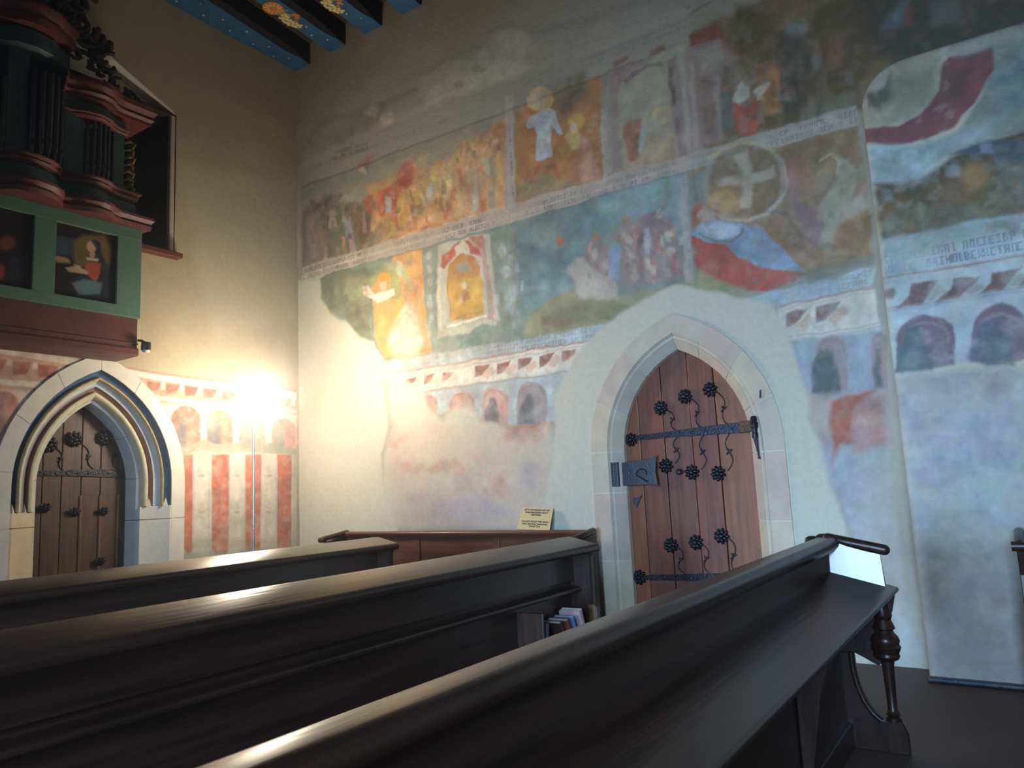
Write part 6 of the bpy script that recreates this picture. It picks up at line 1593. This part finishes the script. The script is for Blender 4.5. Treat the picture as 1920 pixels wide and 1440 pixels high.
# ================================================================== PEWS
def endpanel(parent, X, m):
    """pew end in the plane y, with a lens-shaped cut-out; X is the x of the back rail"""
    a = X
    outer = [(a-.03, 0), (a+.285, 0), (a+.285, .075), (a+.262, .10), (a+.245, .135), (a+.245, .17), (a+.235, .17)]
    return outer
def near_pew(X, y1, y0, label):
    root = empty('pew', (X, y1, 0)); tag(root, label, 'pew', 'dark oak pews in rows')
    prof = [(X-.075, .955)]+arcpts(X-.045, .985, .030, 180, 90, 4)+arcpts(X+.015, .985, .031, 90, -60, 8)+[(X+.02, .945), (X-.06, .945)]
    prism_y('top_rail', prof, y0, y1+.02, M['pew'], root, 50)
    prism_y('back_panel', [(X-.035, 0), (X-.004, 0), (X-.004, .95), (X-.035, .95)], y0, y1, M['pew'], root)
    prof = [(X-.004, .845)]+[(X+.265, .770)]+arcpts(X+.268, .756, .014, 75, -90, 6)+[(X+.255, .742), (X-.004, .812)]
    prism_y('desk_board', prof, y0, y1+.045, M['pew'], root, 40)
    for k in range(5):
        yy = y1-.9-k*1.35
        prism_y('bracket', [(X, .12), (X+.03, .12), (X+.10, .50), (X+.20, .745), (X, .80)], yy-.02, yy+.02, M['pewe'], root, bevel=.004)
    boxo('kick_board', (X-.05, X+.02, y0, y1, 0, .12), M['pew'], root, .006)
    # end cheek above the desk, cap and carved end
    y = y1
    bm = bmesh.new(); prism(bm, [(X-.005, .835), (X+.235, .770), (X+.222, .945), (X+.21, .965), (X-.005, 1.01)], lambda a, b: (a, y-.075+(b-.77)*.15+(a-X)*.18, b), lambda a, b: (a, y+.003, b)); tag(bmobj('end_cheek', bm, M['pewc'], root), 'glossy end cheek reflecting blue daylight')
    bm = bmesh.new(); capsule(bm, (X-.01, y-.012, 1.008), (X+.245, y-.012, .952), .027, 14); tag(bmobj('arm_cap', bm, M['pewe'], root, 70), None)
    bm = bmesh.new(); capsule(bm, (X-.10, y-.0, .992), (X-.085, y-.0, .992), .028, 12); bmobj('rail_knob', bm, M['pewe'], root, 70)
    bm = bmesh.new(); capsule(bm, (X-.05, y+.02, 1.0), (X-.02, y+.02, 1.0), .03, 12); bmobj('rail_knob', bm, M['pewe'], root, 70)
    # carved bracket under the desk board and swept lower panel
    prism_y('end_bracket', [(X-.03, .81), (X-.03, .45), (X+.058, .455), (X+.10, .435), (X+.165, .40), (X+.20, .43), (X+.235, .50), (X+.225, .60), (X+.25, .66), (X+.272, .745)], y-.03, y+.005, M['pewe'], root, bevel=.004)
    sw = [(X+.058, .455), (X+.060, .38), (X+.072, .30), (X+.095, .23), (X+.13, .175), (X+.165, .145)]
    prism_y('end_panel', [(X-.03, 0), (X+.262, 0), (X+.262, .085), (X+.25, .115), (X+.235, .15), (X+.18, .15)]+sw[::-1]+[(X-.03, .45)], y-.03, y+.005, M['pewe'], root, bevel=.004)
    bm = bmesh.new(); tube(bm, [(px-.012, y-.034, pz) for px, pz in sw], .013, 8); bmobj('sweep_moulding', bm, M['pewe'], root, 60)
    bm = bmesh.new(); lathe(bm, [(.034, .15), (.034, .165), (.026, .17), (.036, .18), (.026, .19), (.021, .20), (.024, .30), (.027, .40), (.032, .425), (.052, .435), (.060, .45), (.056, .462), (.062, .475), (.068, .492), (.060, .505), (.066, .52), (.060, .54), (.046, .555), (.040, .57), (.052, .58), (.044, .60), (.036, .62), (.044, .64), (.036, .66), (.03, .70), (.036, .745)], (X+.205, y-.018, 0), 18)
    bmobj('baluster', bm, M['pewe'], root, 40)
    return root
def desk_pew(X, y1, y0, label, rack=False):
    """X = x of the back edge of the sloping top board"""
    root = empty('pew', (X, y1, 0)); tag(root, label, 'pew', 'dark oak pews in rows')
    prof = [(X-.02, 1.002)]+arcpts(X+.0, 1.006, .010, 150, 75, 3)+[(X+.195, .972)]+arcpts(X+.190, .948, .024, 70, -80, 8)+[(X+.17, .925), (X+.15, .945), (X-.02, .978)]
    prism_y('top_board', prof, y0, y1+.03, M['pew'], root, 35)
    prism_y('frieze', [(X+.02, .76), (X+.06, .76), (X+.05, .96), (X+.01, .97)], y0, y1-.02, M['pew'], root)
    prism_y('back_panel', [(X+.0, 0), (X+.03, 0), (X+.03, .97), (X+.0, .98)], y0, y1-.02, M['pew'], root)
    prof = [(X+.03, .728)]+[(X+.088, .722)]+arcpts(X+.09, .706, .016, 80, -90, 6)+[(X+.03, .690)]
    prism_y('shelf', prof, y0, y1-.03, M['pew'], root, 40)
    boxo('bottom_rail', (X-.01, X+.05, y0, y1-.03, 0, .13), M['pew'], root, .006)
    y = y1
    prism_y('end_panel', [(X-.03, 0), (X+.24, 0), (X+.235, .42), (X+.205, .50), (X+.20, .60), (X+.178, .62), (X+.178, .90), (X+.19, .93), (X-.03, .97)], y-.035, y+.005, M['pewe'], root, bevel=.004)
    boxo('end_block', (X+.15, X+.195, y-.042, y-.030, .52, .615), wood('end_block_oak', '6E4C26', '4A3018', .4, .2, (8, 8, 1)), root, .004)
    bm = bmesh.new(); capsule(bm, (X-.06, y+.0, .985), (X-.03, y+.0, .992), .026, 12); bmobj('rail_knob', bm, M['pewe'], root, 70)
    bm = bmesh.new(); tube(bm, [(X+.178, y-.037, .62), (X+.178, y-.037, .93)], .006, 6); bmobj('bead', bm, M['pewe'], root, 60)
    if rack: 
        boxo('book_rack', (X+.03, X+.24, -2.35, y-.03, .40, .42), M['pewe'], root, .004)
        boxo('rack_lip', (X+.225, X+.24, -2.35, y-.03, .42, .445), M['pewe'], root, .003)
        boxo('rack_divider', (X+.03, X+.20, -2.36, -2.345, .12, .66), M['pewe'], root, .003)
    return root
near_pew(6.17, -1.72, -8.3, 'nearest pew running across the foreground, its glossy end cheek shining blue')
desk_pew(4.605, -1.72, -8.3, 'middle pew with a broad sloping top board and prayer books at its far end', True)
desk_pew(2.93, -1.72, -8.3, 'farthest pew of the three, its sloping top board ending in front of the wall bench')
# prayer books
def book(x, y, z, w, d, h, lean, col, label, rz=0, yaw=0):
    root = empty('prayer_book', (x, y, z)); tag(root, label, 'book', 'prayer books at the pew end')
    mt = mat('book_cover_%s' % col, col, .5, noise=.2, scale=20, coat=.2)
    T_ = Matrix.Translation((x, y, z)) @ Matrix.Rotation(yaw, 4, 'Z') @ Matrix.Rotation(lean, 4, 'X')
    for nm, b, m in (('cover', (-w/2, -w/2+.002, 0, h), mt), ('cover', (w/2-.002, w/2, 0, h), mt), ('page_block', (-w/2+.002, w/2-.002, .003, h-.003), M['pages'])):
        bm = bmesh.new(); o_ = 0 if nm == 'cover' else .004
        box(bm, 0, d-o_, b[0], b[1], b[2], b[3]); bmesh.ops.transform(bm, matrix=T_, verts=bm.verts); bmobj(nm, bm, m, root)
    bm = bmesh.new(); prism(bm, [(d, -w/2), (d+.004, -w/4), (d+.005, 0), (d+.004, w/4), (d, w/2)], lambda a, b: (a, b, 0), lambda a, b: (a, b, h)); bmesh.ops.transform(bm, matrix=T_, verts=bm.verts); bmobj('spine', bm, mt, root)
    return root
book(4.655, -1.87, .428, .045, .135, .19, .30, 'C9A2A4', 'pale pink prayer book leaning nearest the pew end')
book(4.665, -1.955, .428, .022, .125, .17, .36, '4E6F94', 'slim blue prayer book beside the pale pink one', 0)
book(4.66, -2.01, .428, .028, .125, .165, .40, '7A4030', 'reddish-brown prayer book left of the slim blue one')
book(4.66, -2.08, .428, .026, .125, .165, .42, '3E2A26', 'dark brown prayer book second from the left in the rack')
book(4.66, -2.30, .428, .03, .125, .17, -.10, '5A5664', 'grey prayer book standing upright at the left of the rack')
# wall benches
def wall_bench(x0, x1, yb, label, name='bench'):
    root = empty('wall_bench', (x0, yb, 0)); tag(root, label, 'bench')
    prof = [(yb+.02, .90), (yb+.02, .945)]+arcpts(yb-.03, .925, .022, 90, 250, 6)+[(yb-.02, .88)]
    prism_x('top_rail', prof, x0, x1, M['pewx'], root, 40)
    prism_x('back_panel', [(yb, .0), (yb+.02, .0), (yb+.02, .92), (yb, .92)], x0+.02, x1-.02, M['pewx'], root)
    n = max(1, int((x1-x0)/.8))
    for k in range(n+1):
        xx = x0+.04+(x1-x0-.08)*k/n; boxo('stile', (xx-.03, xx+.03, yb-.012, yb+.002, .1, .89), M['pewx'], root, .003)
    boxo('middle_rail', (x0+.02, x1-.02, yb-.010, yb+.002, .48, .56), M['pewx'], root, .003)
    boxo('seat', (x0+.02, x1-.02, yb-.40, yb, .43, .46), M['pewx'], root, .008)
    for xx in (x0, x1):
        prism_x('end_panel', [(yb+.02, 0), (yb-.36, 0), (yb-.37, .08), (yb-.33, .12), (yb-.33, .36), (yb-.40, .44), (yb-.36, .52), (yb-.28, .60), (yb-.27, .72), (yb-.31, .86), (yb+.02, .925)], xx-.02, xx+.02, M['pewe'], root, bevel=.004)
        bm = bmesh.new(); capsule(bm, (xx, yb-.0, .938), (xx, yb-.33, .895), .027, 12); tube(bm, [(xx-.04, yb-.34, .885), (xx+.04, yb-.34, .885)], .028, 12); bmobj('arm_cap', bm, M['pewe'], root, 50)
    return root
wall_bench(.92, 3.93, -.13, 'reddish-brown wooden bench against the frescoed wall left of the door, cardboard sign on top')
wall_bench(6.96, 8.4, -.45, 'dark bench end at the right edge of the picture in front of the pier')
# sign
sg = empty('notice_sign'); tag(sg, 'small cream card notice leaning on the wall on top of the bench', 'sign')
T_ = Matrix.Translation((3.305, -.105, .948)) @ Matrix.Rotation(math.radians(-19), 4, 'X') @ Matrix.Rotation(math.radians(3), 4, 'Y')
bm = bmesh.new(); prism(bm, [(-.185, 0), (.175, 0), (.175, .205), (-.160, .21)], lambda x, z: (x, 0, z), lambda x, z: (x, .005, z)); bmesh.ops.transform(bm, matrix=T_, verts=bm.verts); bmobj('card', bm, M['card'], sg)
def text_mesh(txt, size):
    cu = bpy.data.curves.new('t', 'FONT'); cu.body = txt; cu.size = size; cu.align_x = 'CENTER'; cu.extrude = .0004; cu.offset = .0006
    o = bpy.data.objects.new('t', cu); S.collection.objects.link(o); bpy.context.view_layer.update()
    me = bpy.data.meshes.new_from_object(o.evaluated_get(bpy.context.evaluated_depsgraph_get())); bpy.data.objects.remove(o); return me
for k, (t, z) in enumerate((('BITTE DIE WÄNDE UND DIE', .176), ('WANDMALEREIEN NICHT', .152), ('BERÜHREN', .130), ('DO NOT TOUCH THE WALLS', .068), ('AND THE WALL PAINTINGS', .045), ('THANK YOU', .024))):
    me = text_mesh(t, .0215); me.transform(T_ @ Matrix.Translation((.005, -.0008, z)) @ Matrix.Rotation(math.pi/2, 4, 'X')); link('lettering', me, M['ink'], sg)
# ================================================================== LAMP
lm = empty('floor_lamp', (LAMP[0], LAMP[1], 0)); tag(lm, 'glaring white floor lamp on a thin silver pole in the corner of the room', 'lamp')
lx, ly, lz = .78, -1.21, LAMP[2]
bm = bmesh.new(); tube(bm, [(lx, ly, .35), (lx, ly, lz-.16)], .012, 12); bmobj('pole', bm, M['steel'], lm, 60)
bm = bmesh.new(); tube(bm, [(lx, ly, .30), (lx, ly, .62)], .018, 12); bmobj('collar', bm, M['blackm'], lm, 60)
for k in range(3):
    a = k*2.094+.4; bm = bmesh.new(); tube(bm, [(lx, ly, .55), (lx+.40*math.cos(a), ly+.40*math.sin(a), .012)], .011, 8); bmobj('leg', bm, M['blackm'], lm, 60)
bm = bmesh.new(); tube(bm, [(lx, ly, lz-.17), (lx+.04, ly, lz-.15), (LAMP[0], ly, lz-.14)], .012, 8); bmobj('bracket', bm, M['steel'], lm, 60)
em = bpy.data.materials.new('lamp_glass_lit'); em.use_nodes = True; nt = em.node_tree; nt.nodes.clear()
e = nt.nodes.new('ShaderNodeEmission'); e.inputs[0].default_value = (1, .86, .66, 1); e.inputs[1].default_value = 100; oo = nt.nodes.new('ShaderNodeOutputMaterial'); nt.links.new(e.outputs[0], oo.inputs[0])
bm = bmesh.new(); rr = .18; lathe(bm, [(rr*math.sin(math.radians(a)), -rr*math.cos(math.radians(a))) for a in range(4, 180, 8)], LAMP, 32); tag(bmobj('globe', bm, em, lm, 60), 'glowing white globe enlarged to stand in for the lamp glare')  # globe added oversized so its disc stands in for the lamp's glare
# small spotlight at the organ corner
sp = empty('spotlight'); tag(sp, 'small black spotlight with a white lens at the lower corner of the organ gallery', 'spotlight')
bm = bmesh.new(); lathe(bm, [(.02, .05), (.042, .045), (.045, -.01), (.040, -.03)], (.42, -2.12, 2.79), 14); bmobj('housing', bm, M['blackm'], sp, 40)
bm = bmesh.new(); lathe(bm, [(.038, -.030), (.030, -.045), (.0, -.05)], (.42, -2.12, 2.79), 14); bmobj('lens', bm, M['white'], sp, 60)
bm = bmesh.new(); tube(bm, [(.42, -2.12, 2.83), (.41, -2.16, 2.85), (.395, -2.19, 2.85)], .012, 8); bmobj('mount', bm, M['blackm'], sp, 60)
# ================================================================== ORGAN
og = empty('pipe_organ'); tag(og, 'small pipe organ on a gallery high on the left wall with green panels', 'organ')
YL = -4.7
boxo('apron', (0, .385, YL, -2.185, 2.765, 3.06), M['orgred'], og, .006)
boxo('apron_moulding', (0, .405, YL, -2.175, 2.70, 2.775), M['orgred'], og, .012)
boxo('apron_line', (.30, .395, YL, -2.18, 2.81, 2.825), M['orgred'], og, .004)
boxo('gallery_body', (0, .375, YL, -2.20, 3.06, 3.92), M['orgdark_shade'], og, .003)
boxo('rail', (.36, .412, YL, -2.175, 3.055, 3.155), M['orggreen'], og, .004)
boxo('rail', (.36, .412, YL, -2.175, 3.80, 3.915), M['orggreen'], og, .004)
for a, b in ((-2.40, -2.175), (-3.10, -2.925), (-3.80, -3.63), (-4.50, -4.33)): boxo('stile', (.36, .411, a, b, 3.15, 3.805), M['orggreen'], og, .004)
ppn = grid_wall('painting_panel', 'O', -3.66, -2.38, 3.14, 3.82, .0045, 'blk', 77, lambda u, v: np.stack([u*0+.388, u, v], -1), (1, 0, 0), .01); ppn.parent = og; tag(ppn, 'dark oil painting of a seated woman in a red bodice')
PATH = [(-2.12, .44), (-2.38, .44), (-2.46, .47), (-2.52, .53), (-2.62, .56), (-2.74, .53), (-2.82, .47), (-2.90, .45), (-2.94, .52), (-3.04, .60), (-3.18, .63), (-3.32, .60), (-3.40, .50), (-3.5, .45), (-3.8, .45), (-4.2, .5), (YL, .45)]
def cornice(name, off, z0, z1, m, prof=None, path=PATH, ymin=None):
    pr_ = prof or [(0, z0), (.03, z0), (.045, z0+(z1-z0)*.35), (.03, z0+(z1-z0)*.5), (.07, z0+(z1-z0)*.8), (.07, z1), (0, z1)]
    bm = bmesh.new(); R_ = []
    for k, (y, x) in enumerate(path):
        R_.append([bm.verts.new((x+off+o_, y-(o_*.5 if k == 0 else 0)*-1, z)) for o_, z in pr_]+[bm.verts.new((0, y, z1)), bm.verts.new((0, y, z0))])
    kk = len(R_[0])
    for a, b in zip(R_, R_[1:]):
        for j in range(kk): bm.faces.new((a[j], a[(j+1) % kk], b[(j+1) % kk], b[j]))
    bm.faces.new(R_[0]); bm.faces.new(R_[-1][::-1]); return bmobj(name, bm, m, og, 40)
PS = [(y-.10 if k == 0 else y, x) for k, (y, x) in enumerate(PATH)]
cornice('cornice', -.04, 3.915, 4.03, M['orgred'])
cornice('base_frieze', -.13, 4.03, 4.20, M['orgblue'], [(0, 4.03), (.03, 4.06), (.03, 4.17), (0, 4.20)], PS)
cornice('base_moulding', -.10, 4.20, 4.265, M['orgred'], None, PS)
for k, (a, b) in enumerate(((-2.44, -2.335), (-2.895, -2.72), (-3.345, -3.185), (-3.75, -3.6))):
    boxo('pilaster', (.10, .36+.04*(k > 0), a, b, 4.26, 4.86 if k == 0 else 5.0 if k == 1 else 5.4), M['orgblue'], og, .006)
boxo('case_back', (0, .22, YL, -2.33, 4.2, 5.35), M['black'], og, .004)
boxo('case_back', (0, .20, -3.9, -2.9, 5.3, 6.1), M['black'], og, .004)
def pipe(y, x, z0, z1, r):
    bm = bmesh.new(); lathe(bm, [(.006, z0-.10), (r, z0), (r, z1), (r*.9, z1+.001)], (x, y, 0), 14); o = bmobj('organ_pipe', bm, M['pipe'], og, 50)
    bm = bmesh.new(); prism(bm, [(y-r*.5, z0+.02), (y+r*.5, z0+.02), (y+r*.35, z0+.05), (y, z0+.075), (y-r*.35, z0+.05)], lambda a, b: (x+r*.90, a, b), lambda a, b: (x+r*1.02, a, b)); bmobj('pipe_mouth', bm, M['black'], o)
for k in range(5): pipe(-2.69+k*.046, .40+.03*math.sin(k/4*math.pi), 4.40-.015*abs(k-2), 4.82, .019)
for k in range(5): pipe(-3.155+k*.056, .43+.05*math.sin(k/4*math.pi), 4.42-.02*abs(k-2), 5.08, .024)
for k in range(5): pipe(-3.58+k*.055, .38, 4.40, 4.95, .021)
UP = [(y, x) for y, x in PATH if y > -2.95]
cornice('upper_frieze', -.13, 4.86, 4.98, M['orgblue'], [(0, 4.86), (.03, 4.88), (.03, 4.96), (0, 4.98)], [(-2.33, .44)]+[q for q in UP if q[0] < -2.35])
cornice('upper_moulding', -.11, 4.82, 4.865, M['orgred'], None, [(-2.33, .44)]+[q for q in UP if q[0] < -2.35])
cornice('upper_cornice', -.06, 4.98, 5.15, M['orgred'], [(0, 4.98), (.03, 4.98), (.03, 5.01), (.06, 5.03), (.05, 5.06), (.09, 5.10), (.09, 5.15), (0, 5.15)], UP)
TW = [(-2.86, .46), (-2.94, .52), (-3.04, .60), (-3.18, .63), (-3.32, .60), (-3.40, .52), (-3.9, .46)]
cornice('tower_frieze', -.13, 5.22, 5.40, M['orgblue'], [(0, 5.22), (.03, 5.24), (.03, 5.38), (0, 5.40)], TW)
cornice('tower_cornice', -.05, 5.40, 5.58, M['orgred'], None, TW)
# carved gilt wing beside the case and carved crests
def leaf(bm, pts, r):
    n = len(pts); tube(bm, pts, [r*(.35+.65*math.sin(math.pi*(k+.6)/n)) for k in range(n)], 8)
bm = bmesh.new()
for k in range(7):
    z = 4.30+k*.075; leaf(bm, [(.34, -2.33, z), (.36, -2.28-.02*math.sin(k), z+.03), (.36, -2.24-.015*(k % 2), z+.01), (.35, -2.25, z-.025), (.34, -2.29, z-.02)], .020)
tag(bmobj('carved_wing', bm, M['gold'], og, 60), 'gilded carved wing')
def crest(y0, z0, y1, z1, n, nm, m, s=1.):
    bm = bmesh.new(); r = random.Random(n)
    for k in range(n):
        t = k/(n-1); y = y0+(y1-y0)*t; z = z0+(z1-z0)*t; a = r.random()*6; q = s*(.06+.04*r.random())
        leaf(bm, [(.38+.02*math.cos(i), y+q*(1-i/9)*math.cos(a+i*.7), z+q*(1-i/9)*math.sin(a+i*.7)+q*.5) for i in range(8)], .026*s)
    bmobj(nm, bm, m, og, 60)
crest(-2.25, 5.17, -2.88, 5.42, 11, 'carved_crest', M['orgdark_shade'], .9); crest(-2.5, 5.38, -2.9, 5.7, 8, 'carved_crest', M['orgdark_shade'], 1.3)
crest(-2.55, 5.60, -3.6, 5.9, 16, 'carved_crest', M['orgdark_shade'], 1.5); crest(-2.75, 5.85, -3.8, 6.15, 14, 'carved_crest', M['orgdark_shade'], 1.6)
